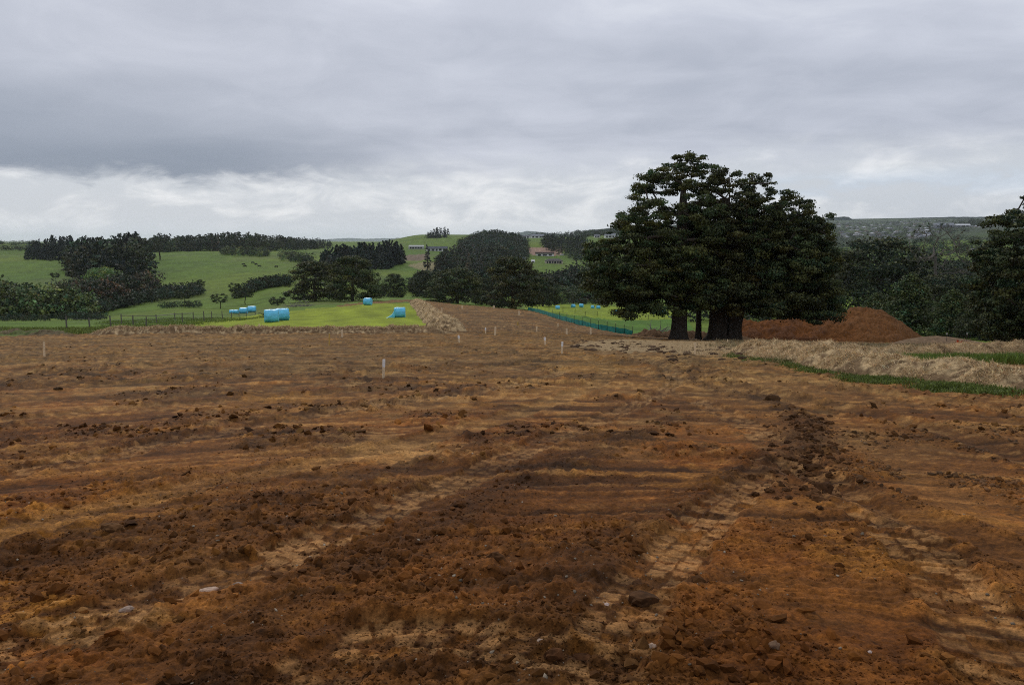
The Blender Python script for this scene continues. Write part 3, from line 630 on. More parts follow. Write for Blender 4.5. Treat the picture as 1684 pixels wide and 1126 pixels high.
# ---------------------------------------------------------------- the great trees on the right
def hero(name, label, base_px, Yb, trunk_w, poly, n, holes, seed, base, size, depth, extra=None, lean=0.0, card=.14, nc=270, th=.55, lobes=5, sparse=None):
    rng = np.random.default_rng(seed); bx, by, bz = at(base_px, Yb); m = Yb / FPX
    P = [((x - base_px) * m, (CY_G(Yb, bx) - y) * m) for x, y in poly]; xs = [p[0] for p in P]; zs = [p[1] for p in P]; zt = max(zs); zb = min(zs); xm = (min(xs) + max(xs)) / 2
    Hl = [((x - base_px) * m, (CY_G(Yb, bx) - y) * m, r * m) for x, y, r in holes]
    cl = []; tries = 0
    while len(cl) < n and tries < n * 60:
        tries += 1; x = rng.uniform(min(xs), max(xs)); z = rng.uniform(zb, zt)
        if not polymask(P, np.array([x]), np.array([z]))[0]: continue
        if any(math.hypot(x - a, z - b) < r_ for a, b, r_ in Hl): continue
        if sparse and rng.random() < sparse(base_px + x / m, CY_G(Yb, bx) - z / m): continue
        hf = (z - zb) / (zt - zb); dmax = depth * (.35 + .65 * math.sqrt(max(0, 1 - hf ** 2))) * math.sqrt(max(.15, 1 - ((x - xm) / (max(xs) - min(xs)) * 1.9) ** 2))
        y = rng.uniform(-1, 1) * dmax; s_ = size * rng.uniform(.45, 1.25) * (1.10 - .45 * hf); cl.append((x, y, z - s_ * .15, s_, s_ * rng.uniform(.30, .6)))
    e_ = empty(name, (bx, by, bz)); tag(e_, label, 'tree', 'old trees on the rise beside the spoil heap')
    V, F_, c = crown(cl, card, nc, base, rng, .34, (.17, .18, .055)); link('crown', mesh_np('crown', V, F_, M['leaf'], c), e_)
    r = trunk_w * m / 2 * .92; tr = [(0, 0, -.3), (lean * .1, 0, zt * .10), (lean * .3, 0, zt * .2), (lean * .6, 0, zt * .38), (lean, 0, zt * th), (lean * 1.1, .2, zt * .82)]
    rs = np.random.default_rng(seed + 5); sub = [cl[i] for i in rs.choice(len(cl), min(len(cl), 150), replace=False)]
    mb, rad = skeleton(sub, tr, rs, .035, rmax=r, sides=6); flare(mb, (0, 0, 0), r * .98, zt * .16, rs, lobes); mb.build('trunk', M['bark'], e_, smooth=True); return e_
def CY_G(Y, x): return float(to_px(np.array([x]), np.array([Y]), np.array([gz(x, Y)]))[1][0])
left_p = [(955,456),(953,448),(975,432),(962,420),(966,394),(985,388),(1006,380),(1006,367),(1022,352),(1035,330),(1031,318),(1034,305),(1042,287),(1067,284),(1085,282),(1097,270),(1108,258),(1121,256),(1148,260),(1153,277),(1165,300),(1172,340),(1180,400),(1186,450),(1170,500),(1110,506),(1062,509),(1000,509),(994,482),(965,470)]
hero('tree', 'spreading tree on the leftmost thick trunk of the big clump, sky showing through its top', 1117, 69, 25, left_p, 840,
     [(1060,322,9),(1088,325,11),(1072,350,9),(1106,345,8),(1128,318,7),(1050,352,7),(1100,305,6),(1142,330,7),(1130,352,5),(1064,305,5)], 31, (.046,.060,.017), .80, 5.5, nc=170, th=.62,
     sparse=lambda x, y: .30 if y < 365 else 0)
mid_p = [(1120,500),(1108,440),(1120,400),(1135,372),(1150,345),(1146,320),(1143,290),(1150,277),(1179,278),(1200,288),(1203,302),(1216,312),(1228,320),(1240,345),(1262,372),(1275,420),(1280,470),(1262,510),(1200,512),(1150,500)]
hero('tree', 'dense brown-green tree on the widest trunk, middle of the big clump', 1184, 71, 40, mid_p, 600, [(1160,325,8),(1156,300,6),(1207,320,7),(1190,305,4)], 33, (.044,.048,.016), .82, 5.0, nc=170, lobes=8)
hero('tree', 'slim tree on the thin trunk squeezed between two thick trunks of the big clump', 1148, 72.5, 10, [(1120,470),(1125,420),(1150,400),(1175,420),(1180,470),(1150,500)], 60, [], 35, (.046,.052,.018), .8, 2.0, nc=220)
right_p = [(1196,505),(1210,440),(1212,390),(1208,350),(1204,318),(1214,312),(1212,297),(1224,285),(1248,285),(1262,300),(1270,315),(1272,335),(1284,345),(1287,333),(1308,333),(1330,352),(1328,366),(1348,385),(1350,409),(1360,436),(1356,466),(1364,493),(1364,505),(1345,516),(1302,519),(1242,512),(1215,508)]
hero('tree', 'rightmost tree of the big clump, its branches sweeping low over the red spoil heap', 1208, 70, 20, right_p, 860, [(1232,303,6),(1246,312,5),(1225,318,4),(1278,338,5),(1254,328,4)], 37, (.042,.056,.018), .80, 6.0, nc=165, lean=1.2,
     sparse=lambda x, y: .5 if y < 350 else .05)
# far right, partly out of the frame
fr_p = [(1612,400),(1625,372),(1650,352),(1664,350),(1676,345),(1668,338),(1674,322),(1690,316),(1730,300),(1790,320),(1830,380),(1850,450),(1840,530),(1760,560),(1690,560),(1640,556),(1610,530),(1600,490),(1606,450)]
hero('tree', 'large dark tree at the right edge of the picture, cut off by the frame', 1725, 62, 30, fr_p, 800, [(1682,338,5)], 41, (.040,.054,.018), .82, 5.5, nc=160)

# ---------------------------------------------------------------- single trees that can be told apart (column, distance, height and width as seen)
TR = [
 ('totara_b',518,205,66,92,'rounded dark tree, left one of the touching pair behind the lone far blue bale'),
 ('totara_a',580,190,74,88,'rounded dark tree, right one of the touching pair behind the lone far blue bale'),
 ('totara_c',648,260,40,38,'small round green tree standing alone right of the touching pair of dark trees'),
 ('mid',628,265,24,20,'little shrubby tree between the touching pair and the small round green tree'),
 ('totara_c',700,262,44,56,'dark rounded tree left of the broad spreading tree at the end of the dirt track'),
 ('totara_a',752,198,58,96,'broad spreading dark tree at the far end of the dirt track'),
 ('totara_b',843,150,86,96,'dark brown-green domed tree with a bare short trunk beside the top of the track'),
 ('totara_c',800,215,44,50,'dark tree filling the gap between the broad tree and the domed tree'),
 ('totara_c',893,235,48,60,'dark green tree just right of the domed tree by the track'),
 ('small',362,205,26,28,'small open dark tree behind the fence, left of the four fenced-off blue bales'),
 ('small',404,235,30,30,'small open dark tree standing above the fenced-off blue bales'),
 ('small',386,275,26,20,'slender little tree on the slope between two small open trees'),
 ('small',303,235,26,27,'small dark tree beside the fence on the lower left slope'),
 ('small',330,330,18,18,'tiny round tree at the end of the scrub belt on the left slope'),
 ('bush',457,185,16,22,'low dark bush on the slope behind the pair of blue bales'),
 ('round',170,330,34,54,'pale green rounded willow in front of the pine block'),
 ('round',203,300,26,32,'smaller pale green willow, right of the large one below the pines'),
 ('umb',263,560,34,32,'flat-topped pine with a pale trunk standing alone on the ridge field'),
 ('umb',217,540,36,40,'flat-topped pine sticking out above the right end of the pine block'),
 ('umb',425,640,30,34,'flat-topped pine poking above the skyline wood'),
 ('bush',90,420,10,12,'small lone bush in the middle of the left hill field'),
 ('bush',82,600,5,8,'tiny bush near the top of the left hill field'),
 ('mid',935,330,26,66,'light green rounded tree behind the far field on the right'),
 ('round',920,290,17,24,'small pale round bush-like tree at the back of the far field'),
 ('small',942,285,26,34,'small dark tree with a forked stem at the back of the far field'),
 ('small',984,280,28,26,'dark little tree under the left edge of the big clump'),
 ('totara_c',885,280,40,46,'dark tree at the back left of the far field'),
 ('cone',1492,112,98,128,'bushy dark green cone-shaped tree behind the right end of the spoil heap'),
 ('cone',1562,104,80,92,'dark cone-shaped tree right of the tall cone tree behind the pale mound'),
 ('cone',1440,130,52,80,'low dark spreading bushy tree left of the tall cone tree'),
 ('totara_c',1620,95,60,90,'dark low tree between the cone-shaped trees and the tree at the right edge'),
 ('totara_a',1690,88,58,110,'dark bushy tree filling the space behind the right edge tree'),
 ('totara_c',1445,175,122,190,'huge dark tree with flat layered top, behind the cone-shaped trees'),
 ('totara_a',1385,240,78,80,'dark tall tree seen between the big clump and the layered tree'),
 ('totara_c',1545,132,88,130,'dark tree in shade behind the dead branches on the right'),
 ('mid',1650,170,90,90,'dark green tree mass left of the right edge tree'),
 ('mid',1395,420,52,50,'middle-sized green tree in the valley right of the big clump'),
 ('poplar',829,520,42,14,'pale grey slender poplar, right of its twin in the valley wood'),
 ('poplar',820,500,38,14,'pale grey slender poplar in the valley wood above the domed tree'),
]
TR[-2] = ('poplar',703,560,40,13,'pale grey pointed poplar at the left foot of the wooded knoll')
TR[-1] = ('poplar',763,540,46,15,'tall pale grey pointed poplar in front of the wooded knoll')
for a_ in TR: tree(a_[0], a_[1], a_[2], a_[3], a_[4], a_[5], group=None)
# dead branching tree
rng = np.random.default_rng(77); x, y, z = at(1532, 150); e_ = empty('dead_tree', (x, y, z - .3)); tag(e_, 'bare grey dead tree, a fan of leafless branches above dark trees on the right', 'tree')
m_ = 135 / FPX; cl = []
for i in range(190):
    a = rng.uniform(0, 2 * pi); h = rng.uniform(.5, 1); R = 8.2 * math.sqrt(max(.02, 1 - ((h - .62) / .4) ** 2)) * math.sqrt(rng.uniform(.1, 1)); cl.append((R * cos(a) + 1.5 * (1 - h) * 3, R * sin(a) * .7, h * 20.5, .3, .2))
mb, _ = skeleton(cl, [(0, 0, -.3), (.2, 0, 5), (.0, 0, 10), (-.3, 0, 14)], rng, .030, rmax=.3, sides=4); mb.build('trunk', M['deadwood'], e_)
V, F_, c = crown([q for q in cl if rng.random() < .3 and q[2] > 12], .16, 16, (.075, .08, .05), rng, .2); link('crown', mesh_np('crown', V, F_, M['leaf'], c), e_)

# ---------------------------------------------------------------- woods and scrub that read as one mass
def far_proto(style, H, Wd, n, card, nc, base, seed, tint=.2):
    rng = np.random.default_rng(seed); cl = crown_clumps(style, H, Wd, n, rng); return crown(cl, card, nc, base, rng, tint, tuple(1.5 * b for b in base))
FP = {'pine': [far_proto('cone', 1, .50, 26, .050, 9, G_CON, 60 + i) for i in range(3)], 'wood': [far_proto('dome', 1, .95, 30, .060, 9, G_DARK, 64 + i) for i in range(3)],
      'willow': [far_proto('round', 1, 1.1, 30, .055, 10, (.105, .140, .052), 68 + i) for i in range(2)], 'scrub': [far_proto('round', 1, 1.4, 24, .075, 8, (.038, .050, .026), 70 + i) for i in range(2)],
      'brown': [far_proto('round', 1, 1.2, 26, .06, 9, (.075, .060, .035), 74)], 'grey': [far_proto('cone', 1, .5, 26, .05, 9, (.060, .062, .046), 76)]}
def mass(name, label, cat, spots, kinds, seed, kind='stuff'):
    """spots: rows px, Y, height(m)"""
    rng = np.random.default_rng(seed); VV = []; CC = []; nn = 0
    for (px, Y, h) in spots:
        kd = kinds[rng.integers(len(kinds))]; P_ = FP[kd]; V, F_, c = P_[rng.integers(len(P_))]; a = rng.uniform(0, 6.28); s_ = h * rng.uniform(.55, 1.25); x, y, z = at(px, Y)
        R_ = np.array([[cos(a), -sin(a), 0], [sin(a), cos(a), 0], [0, 0, 1]]); VV.append((V @ R_.T) * (s_ * rng.uniform(.9, 1.25), s_, s_) + (x, y, z - .05 * h)); CC.append(c * math.exp(rng.normal(0, .30)) * (1 + rng.normal(0, .12), 1 + rng.normal(0, .06), 1))
    V = np.concatenate(VV); o = link(name, mesh_np(name, V, np.arange(len(V)).reshape(-1, 4), M['leaf'], np.concatenate(CC))); tag(o, label, cat, kind=kind); return o
def spots(n, x0, x1, ylo, yhi, h, seed, taper=0):
    """ylo/yhi: distances (numbers or functions of column); h metres (number or function)"""
    rng = np.random.default_rng(seed); out = []
    g = lambda f, x: f(x) if callable(f) else f
    for _ in range(n):
        x = rng.uniform(x0, x1); a, b = g(ylo, x), g(yhi, x); out.append((x, a + (b - a) * rng.random(), g(h, x)))
    return out
I_ = lambda xs, ys: (lambda x: float(np.interp(x, xs, ys)))
mass('pine_wood', 'dark pine plantation along the left skyline ridge', 'wood', spots(230, 42, 160, 620, 760, I_([42,60,100,160],[9,12,16,15]), 1), ['pine'], 1)
mass('pine_wood', 'black block of tall pines running down the hill on the left', 'wood', spots(330, 112, 234, I_([112,135,150,200,234],[480,390,370,350,400]), I_([112,234],[620,620]), I_([112,140,234],[12,17,19]), 2), ['pine', 'wood'], 2)
mass('scrub', 'dark hedge of scrub at the far left below the skyline', 'scrub', spots(50, -30, 58, 780, 830, 6, 3), ['scrub', 'wood'], 3)
mass('scrub', 'low bushy skyline at the far left edge', 'scrub', spots(60, -60, 60, 1000, 1100, 6, 4), ['scrub'], 4)
mass('skyline_wood', 'dark belt of trees along the skyline between the left ridge and the middle hill', 'wood', spots(620, 235, 545, I_([235,260,300,460,545],[720,700,690,760,900]), I_([235,545],[820,1060]), I_([235,265,300,330,350,400,430,470,545],[8,15,12,13,15,15,14,12,8]), 5), ['wood', 'wood', 'pine', 'grey'], 5)
mass('scrub', 'belt of scrub along the gully in the middle of the big left hill field', 'scrub', spots(110, 366, 440, 600, 660, 6.0, 6), ['scrub', 'willow'], 6)
mass('scrub', 'clump of bushes on the field right of the gully belt', 'scrub', spots(60, 462, 512, 560, 640, 6, 7), ['scrub', 'willow'], 7)
mass('conifer_block', 'dark conifer block with a jagged top on the middle hill', 'wood', spots(360, 528, 663, I_([528,560,600,640,663],[420,430,460,560,640]), I_([528,663],[600,660]), I_([528,560,650,663],[11,15,17,13]), 8), ['pine'], 8)
mass('wood', 'grey leafless trees in front of the dark conifer block', 'wood', spots(70, 520, 600, 380, 440, 9, 9), ['grey', 'scrub'], 9)
mass('pine_row', 'short row of pines on the crest of the middle hill', 'wood', spots(60, 698, 738, 1180, 1260, I_([698,722,738],[6,15,14]), 10), ['pine'], 10)
mass('knoll_wood', 'rounded wooded knoll behind the white and dark-roofed houses', 'wood', spots(800, 752, 868, I_([752,800,868],[840,760,860]), I_([752,800,868],[1050,1200,1150]), I_([752,775,810,850,868],[5,11,16,13,6]), 11), ['wood', 'scrub'], 11)
mass('wood', 'grey and dark trees in front of the wooded knoll', 'wood', spots(420, 720, 842, I_([720,760,842],[560,500,560]), I_([720,735,760,800,842],[600,680,800,740,650]), I_([720,740,780,815,842],[8,12,15,9,7]), 12), ['wood', 'grey', 'grey'], 12)
mass('valley_wood', 'dark belt of trees across the valley behind the track and the far field', 'wood', spots(760, 680, 1010, I_([680,760,850,1010],[310,340,350,340]), I_([680,720,800,870,930,950,1010],[350,400,440,470,500,600,600]), I_([680,700,760,800,900,940,1010],[6,8,11,9,9,12,14]), 13), ['wood', 'wood', 'scrub', 'grey'], 13)
mass('wood', 'dark wood on the slope below the ridge houses, left of the big clump', 'wood', spots(240, 895, 962, I_([895,962],[1040,820]), I_([895,962],[1180,1180]), 13, 14), ['wood', 'pine'], 14)
mass('wood', 'blue-grey wooded hill crest left of the big clump', 'wood', spots(260, 945, 1040, 2300, 2480, 16, 15), ['wood'], 15)
mass('hedge', 'dark hedgerow trees around the ridge houses in the middle distance', 'hedge', spots(90, 870, 1010, 1450, 1650, 11, 16), ['wood', 'scrub'], 16)
mass('willow_scrub', 'wide mass of green willows along the stream on the far left', 'scrub', spots(330, -120, 150, I_([-120,0,150],[185,185,195]), I_([-120,0,150],[270,262,235]), I_([-120,0,60,110,150],[11,9.5,8,7.5,6]), 17), ['willow', 'willow', 'wood'], 17)
mass('shrubs', 'mixed brown and green garden shrubs below the pale willows', 'shrubs', spots(120, 92, 178, 262, 300, 6, 18), ['scrub', 'brown', 'willow'], 18)
mass('shrubs', 'dark round shrubs right of the stream willows', 'shrubs', spots(130, 150, 250, I_([150,250],[215,290]), I_([150,250],[265,330]), 8, 19), ['wood', 'brown', 'wood'], 19)
mass('gully_scrub', 'grey-green scrub climbing the gully from the stream towards the hill', 'scrub', spots(300, 150, 330, I_([150,200,330],[205,230,300]), I_([150,200,330],[225,280,345]), 4.2, 20), ['scrub'], 20)
mass('hedge', 'dark hedge running diagonally up beside the touching pair of dark trees', 'hedge', spots(110, 390, 475, I_([390,420,475],[270,300,330]), I_([390,420,475],[285,315,345]), 4.5, 21), ['scrub', 'wood'], 21)
mass('scrub', 'low bushes on the lower slope behind the left fence', 'scrub', spots(46, 95, 175, 132, 142, 1.5, 22), ['scrub'], 22)
mass('scrub', 'low dark bushes at the bottom left behind the field edge', 'scrub', spots(50, -60, 80, 118, 130, 1.3, 23), ['scrub'], 23)
mass('scrub', 'small bushes at the foot of the left paddock', 'scrub', spots(30, 264, 330, 205, 215, 2.0, 24), ['scrub'], 24)
mass('right_wood', 'dark valley woodland stretching behind the trees on the right', 'wood', spots(620, 1300, 1760, 300, I_([1300,1420,1520,1760],[480,460,420,420]), 9, 25), ['wood'], 25)
mass('right_wood', 'far trees and hedges between the fields on the right', 'wood', spots(420, 1300, 1760, 560, 1300, 9, 26), ['wood', 'scrub'], 26)
mass('right_wood', 'trees along the right skyline beside the big shed', 'wood', spots(220, 1530, 1760, 2500, 2750, I_([1530,1580,1600,1630,1760],[9,14,22,16,20]), 27), ['wood'], 27)
mass('town_trees', 'trees scattered among the houses of the distant town', 'wood', spots(900, 1280, 1600, 1700, 4800, 10, 28), ['wood', 'scrub'], 28)
mass('town_trees', 'dark hedges at the near edge of the distant town', 'wood', spots(200, 1310, 1540, 1050, 1700, 7, 29), ['wood', 'scrub'], 29)
mass('garden_shrubs', 'row of dark red and green young shrubs along the back of the far field', 'shrubs', spots(80, 895, 1000, 296, 310, 2.4, 30), ['brown', 'scrub', 'scrub'], 30)
mass('wood', 'dark shaded trees beyond the trunks of the big clump', 'wood', spots(40, 1120, 1330, 150, 200, 7, 31), ['wood'], 31)
mass('wood', 'dark trees closing the view left of the right edge tree', 'wood', spots(60, 1560, 1760, 130, 160, 8, 32), ['wood'], 32)
# ================================================================== BANKS, HEAPS, STRAW, CLODS
def blades(P, L, wd, rng, lay=.5, cols=None, seg=1):
    """thin stems: one triangle pair each; lay 0 upright .. 1 lying"""
    n = len(P); a = rng.uniform(0, 2 * pi, n); t_ = np.clip(rng.normal(lay, .22, n), 0, 1) * pi / 2; Lr = L * rng.uniform(.5, 1.4, n)
    d = np.stack([np.cos(a) * np.sin(t_), np.sin(a) * np.sin(t_), np.cos(t_)], 1); sd_ = np.stack([-np.sin(a), np.cos(a), np.zeros(n)], 1); yaw = rng.uniform(-1, 1, n)[:, None]; sd_ = sd_ + d * yaw * .2
    sd_[:, 0] = np.where(rng.random(n) < .5, 1, sd_[:, 0]); sd_ /= np.linalg.norm(sd_, axis=1, keepdims=True); h = wd * .5 * rng.uniform(.7, 1.3, n)[:, None]
    mid_ = P + d * (Lr * .6)[:, None]; tip = mid_ + (d * .4 + np.array((0, 0, -.18))) * Lr[:, None] * .9
    V = np.stack([P - sd_ * h, P + sd_ * h, mid_ + sd_ * h * .8, mid_ - sd_ * h * .8, tip, tip + sd_ * h * .1], 1).reshape(-1, 3); b = np.arange(n)[:, None] * 6
    F_ = np.concatenate([b + np.array([[0, 1, 2, 3]]), b + np.array([[3, 2, 5, 4]])]); return V, F_, np.repeat(cols, 6, 0)
def ridge(name, label, cat, line, width, height, seed, color, matn='heap', nl=160, nw=22, lump=.35, group=None):
    """a long heaped bank following a line of ground points; returns object and a sampler of its skin"""
    rng = np.random.default_rng(seed); L = np.array([q[:2] for q in line]); s_ = np.concatenate([[0], np.cumsum(np.hypot(*np.diff(L, axis=0).T))]); tt = np.linspace(0, s_[-1], nl)
    cx_ = np.interp(tt, s_, L[:, 0]); cy_ = np.interp(tt, s_, L[:, 1]); dx_ = np.gradient(cx_); dy_ = np.gradient(cy_); q = np.hypot(dx_, dy_); nx, ny = dy_ / q, -dx_ / q
    vv = np.linspace(-1, 1, nw); T_, Vv = np.meshgrid(tt, vv, indexing='ij'); endf = np.minimum(1, np.minimum(T_, s_[-1] - T_) / (width * .6)) ** .5
    wv = width * .5 * (1 + .25 * fbm(T_ / 2.2, T_ * 0 + seed, 3, seed)); X = cx_[:, None] + nx[:, None] * Vv * wv; Y = cy_[:, None] + ny[:, None] * Vv * wv
    prof = (1 - np.abs(Vv) ** 2.2); H = height * (1 + .30 * fbm(T_ / 1.7, Vv * .6 + seed, 3, seed + 1)) * prof * endf; H = H + height * lump * fbm(X * 1.6, Y * 1.6, 4, seed + 2) * prof ** .5 * endf + height * lump * .4 * fbm(X * 5, Y * 5, 3, seed + 3) * prof ** .5
    Z = surf_z(X.ravel(), Y.ravel()).reshape(X.shape) + H - .10 * (1 - prof) - .03
    n1 = fbm(X * 1.3, Y * 1.3, 4, seed + 4); n2 = fbm(X * 6, Y * 6, 3, seed + 5)
    c = color(T_, Vv, n1, n2, H / height).reshape(-1, 3).astype(np.float32); id_ = np.arange(nl * nw).reshape(nl, nw)
    F_ = np.stack([id_[:-1, :-1], id_[:-1, 1:], id_[1:, 1:], id_[1:, :-1]], -1).reshape(-1, 4); V = np.stack([X.ravel(), Y.ravel(), Z.ravel()], 1)
    o = link(name, mesh_np(name, V, F_, M[matn], c, True)); tag(o, label, cat, group)
    def sample(n, vmin=-1, vmax=1, keep=None):
        a = rng.uniform(0, nl - 1.001, n); b = (rng.uniform(vmin, vmax, n) + 1) / 2 * (nw - 1.001); i = a.astype(int); j = b.astype(int); fa = (a - i)[:, None]; fb = (b - j)[:, None]; G = V.reshape(nl, nw, 3)
        P = G[i, j] * (1 - fa) * (1 - fb) + G[i + 1, j] * fa * (1 - fb) + G[i, j + 1] * (1 - fa) * fb + G[i + 1, j + 1] * fa * fb; hh = (H / height)[i, j]; nn = n1[i, j]
        if keep is not None: k_ = keep(hh, nn, b / nw * 2 - 1); P = P[k_]
        return P
    return o, sample
STRAWC = np.array((.48, .345, .185)); STRAWD = np.array((.22, .150, .078)); SOILD = np.array((.075, .043, .022))
def straw_color(T_, V_, n1, n2, h):
    c = STRAWC * np.ones(T_.shape + (1,)); k_ = ss(n1 + .3 * n2, -.05, .35)[..., None] * .55; c = c * (1 - k_) + STRAWD * k_; k_ = ss(-n1 + .4 * n2 - .30 * h, -.12, .12)[..., None] * .85; c = c * (1 - k_) + SOILD * 1.3 * k_; return c * (1 + .25 * n2)[..., None]
def bank_color(T_, V_, n1, n2, h):
    c = straw_color(T_, V_, n1, n2, h); k_ = (ss(-V_ if BSIDE > 0 else V_, -.2, .5) * ss(n2 + n1, -.5, .3))[..., None] * .7; return c * (1 - k_) + np.array((.13, .078, .042)) * k_
def straw_cols(n, rng, base=STRAWC, v=.22):
    return np.clip(base * np.exp(rng.normal(0, v, n))[:, None] * (1 + rng.normal(0, .04, (n, 3))), 0, 1)
# right-hand straw ridge, nearest the camera
RB = [hit(1232,583), hit(1290,590), hit(1350,601), hit(1420,614), hit(1500,626), hit(1590,635), hit(1690,645), hit(1820,658)]
RBL = [(q[0] + .25, q[1] + 1.5) for q in RB]; BSIDE = 1
o, smp = ridge('straw_windrow', 'long tumbled ridge of dry straw and topsoil along the right side of the dirt', 'straw ridge', RBL, 2.5, .48, 501, straw_color, nl=420, nw=44, lump=.38)
rng = np.random.default_rng(502); P = smp(90000, keep=lambda h, n, v: (h > .25) & ((n > -.02) | (rng.random(len(h)) < .12))); V, F_, c = blades(P, .17, .011, rng, .82, straw_cols(len(P), rng, STRAWC * 1.12, .38))
tag(link('loose_straw', mesh_np('loose_straw', V, F_, M['straw'], c), o), kind='stuff')
# second and third ridges behind it
RB2 = [at(1236, 36), at(1300, 35), at(1360, 33.5), at(1430, 33), at(1500, 34), at(1600, 36), at(1720, 38), at(1850, 38)]
o, smp = ridge('straw_windrow', 'second lower ridge of dry straw between the long near one and the spoil heap', 'straw ridge', RB2, 3.0, .55, 511, straw_color, nl=260, nw=30, lump=.5)
P = smp(34000, keep=lambda h, n, v: h > .1); V, F_, c = blades(P, .20, .016, rng, .78, straw_cols(len(P), rng)); tag(link('loose_straw', mesh_np('loose_straw', V, F_, M['straw'], c), o), kind='stuff')
# bank along the back of the earthworks and up the left side of the track
BK = [at(158, 57.0), at(200, 56.6), at(300, 57), at(420, 57), at(540, 57), at(640, 57), at(700, 57.5), at(738, 59)]
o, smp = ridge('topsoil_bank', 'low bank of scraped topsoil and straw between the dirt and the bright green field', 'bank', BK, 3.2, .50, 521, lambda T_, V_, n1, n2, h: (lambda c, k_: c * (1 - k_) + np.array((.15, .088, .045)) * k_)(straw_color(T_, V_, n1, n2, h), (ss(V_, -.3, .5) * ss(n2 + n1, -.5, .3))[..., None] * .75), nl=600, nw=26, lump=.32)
P = smp(16000, -1, .6, keep=lambda h, n, v: (h > .3)); V, F_, c = blades(P, .22, .035, rng, .7, straw_cols(len(P), rng, STRAWC * .9)); tag(link('loose_straw', mesh_np('loose_straw', V, F_, M['straw'], c), o), kind='stuff')
BK2 = [at(738, 60), at(728, 70), at(718, 82), at(708, 98), at(698, 120), at(690, 145), at(684, 172)]
o, smp = ridge('straw_windrow', 'straw-covered ridge running away from us up the left side of the dirt track', 'straw ridge', BK2, 3.4, .85, 531, straw_color, nl=420, nw=22, lump=.5)
P = smp(14000, keep=lambda h, n, v: (h > .3)); V, F_, c = blades(P, .28, .045, rng, .75, straw_cols(len(P), rng)); tag(link('loose_straw', mesh_np('loose_straw', V, F_, M['straw'], c), o), kind='stuff')
BK3 = [at(-60, 58), at(0, 58.5), at(40, 58), at(80, 57.5), at(112, 56.5)]
o, _ = ridge('topsoil_bank', 'rough turf edge with dark soil at the far left end of the earthworks', 'bank', BK3, 2.6, .35, 541, lambda T_, V_, n1, n2, h: np.where((n1 > 0)[..., None], np.array((.10, .12, .04)), np.array((.13, .10, .055))) * (1 + .3 * n2)[..., None], nl=140, nw=20, lump=.7)
BK4 = [at(1042, 80), at(1080, 78), at(1110, 79), at(1150, 82), at(1230, 84)]
o, _ = ridge('topsoil_bank', 'low brown soil bank between the green shade-cloth fence and the big trees', 'bank', BK4, 3.0, .7, 545, lambda T_, V_, n1, n2, h: np.array((.13, .075, .038)) * (1 + .4 * n1 + .3 * n2)[..., None], nl=120, nw=20, lump=.5)

def heap(name, label, cpx, Y, prof, depth, seed, color, lump=.18):
    """prof: (column, row) skyline of the heap"""
    xs = np.linspace(prof[0][0], prof[-1][0], 200); ys = pchip([p[0] for p in prof], [p[1] for p in prof], xs); nw = 60; vv = np.linspace(-1, 1, nw)
    u = (xs - CX) / FPX / cos(PITCH); top = np.array([slope_of(q) for q in ys]) * Y + EYE; U_, V_ = np.meshgrid(u, vv, indexing='ij')
    g0 = ground_z(u * Y, np.full_like(u, Y)); Hh = np.maximum(0, top - g0); dl = np.clip(Hh / Hh.max(), .15, 1)[:, None] * depth; YY = Y + V_ * dl; XX = U_ * Y + U_ * V_ * dl * .3
    pr = np.clip(1 - np.abs(V_) ** 1.35, 0, 1); n1 = fbm(XX * .5, YY * .5, 4, seed); n2 = fbm(XX * 2, YY * 2, 4, seed + 1); n3 = fbm(XX * 7, YY * 7, 3, seed + 4)
    Z = ground_z(XX, YY) + Hh[:, None] * pr * (1 + 0 * n1) + lump * (n1 + .6 * n2 + .35 * n3) * np.minimum(1, Hh[:, None]) * (pr > 0) - .15 * (np.abs(V_) > .98)
    c = color(n1, n2 + .6 * n3, XX, YY, pr); id_ = np.arange(200 * nw).reshape(200, nw); F_ = np.stack([id_[:-1, :-1], id_[:-1, 1:], id_[1:, 1:], id_[1:, :-1]], -1).reshape(-1, 4)
    o = link(name, mesh_np(name, np.stack([XX.ravel(), YY.ravel(), Z.ravel()], 1), F_, M['heap'], c.reshape(-1, 3).astype(np.float32), True)); tag(o, label, 'soil heap'); return o
def red_soil(n1, n2, X, Y, pr):
    c = np.array((.140, .052, .015)) * np.ones(X.shape + (1,)); k_ = ss(n1 + .4 * n2, 0, .4)[..., None] * .6; c = c * (1 - k_) + np.array((.085, .040, .022)) * k_; k_ = (ss(X, 33, 42) * .65)[..., None]; c = c * (1 - k_) + np.array((.155, .072, .026)) * k_
    k_ = ss(-n2, .1, .4)[..., None] * .5; return (c * (1 - k_) + np.array((.18, .068, .018)) * k_) * (1 + .2 * n2)[..., None]
heap('spoil_heap', 'big heap of red-brown soil behind the great trees', 1400, 90, [(1150,563),(1172,545),(1190,536),(1225,527),(1280,525),(1330,523),(1375,516),(1395,510),(1418,508),(1440,511),(1465,523),(1490,539),(1512,552),(1530,562)], 9, 551, red_soil, .42)
heap('soil_mound', 'low rounded mound of pale brown earth right of the red heap', 1530, 72, [(1440,569),(1470,563),(1495,557),(1530,552.5),(1560,554),(1600,560),(1640,567),(1660,570)], 6, 561, lambda n1, n2, X, Y, pr: np.array((.19, .125, .072)) * (1 + .25 * n1 + .3 * n2)[..., None], .10)

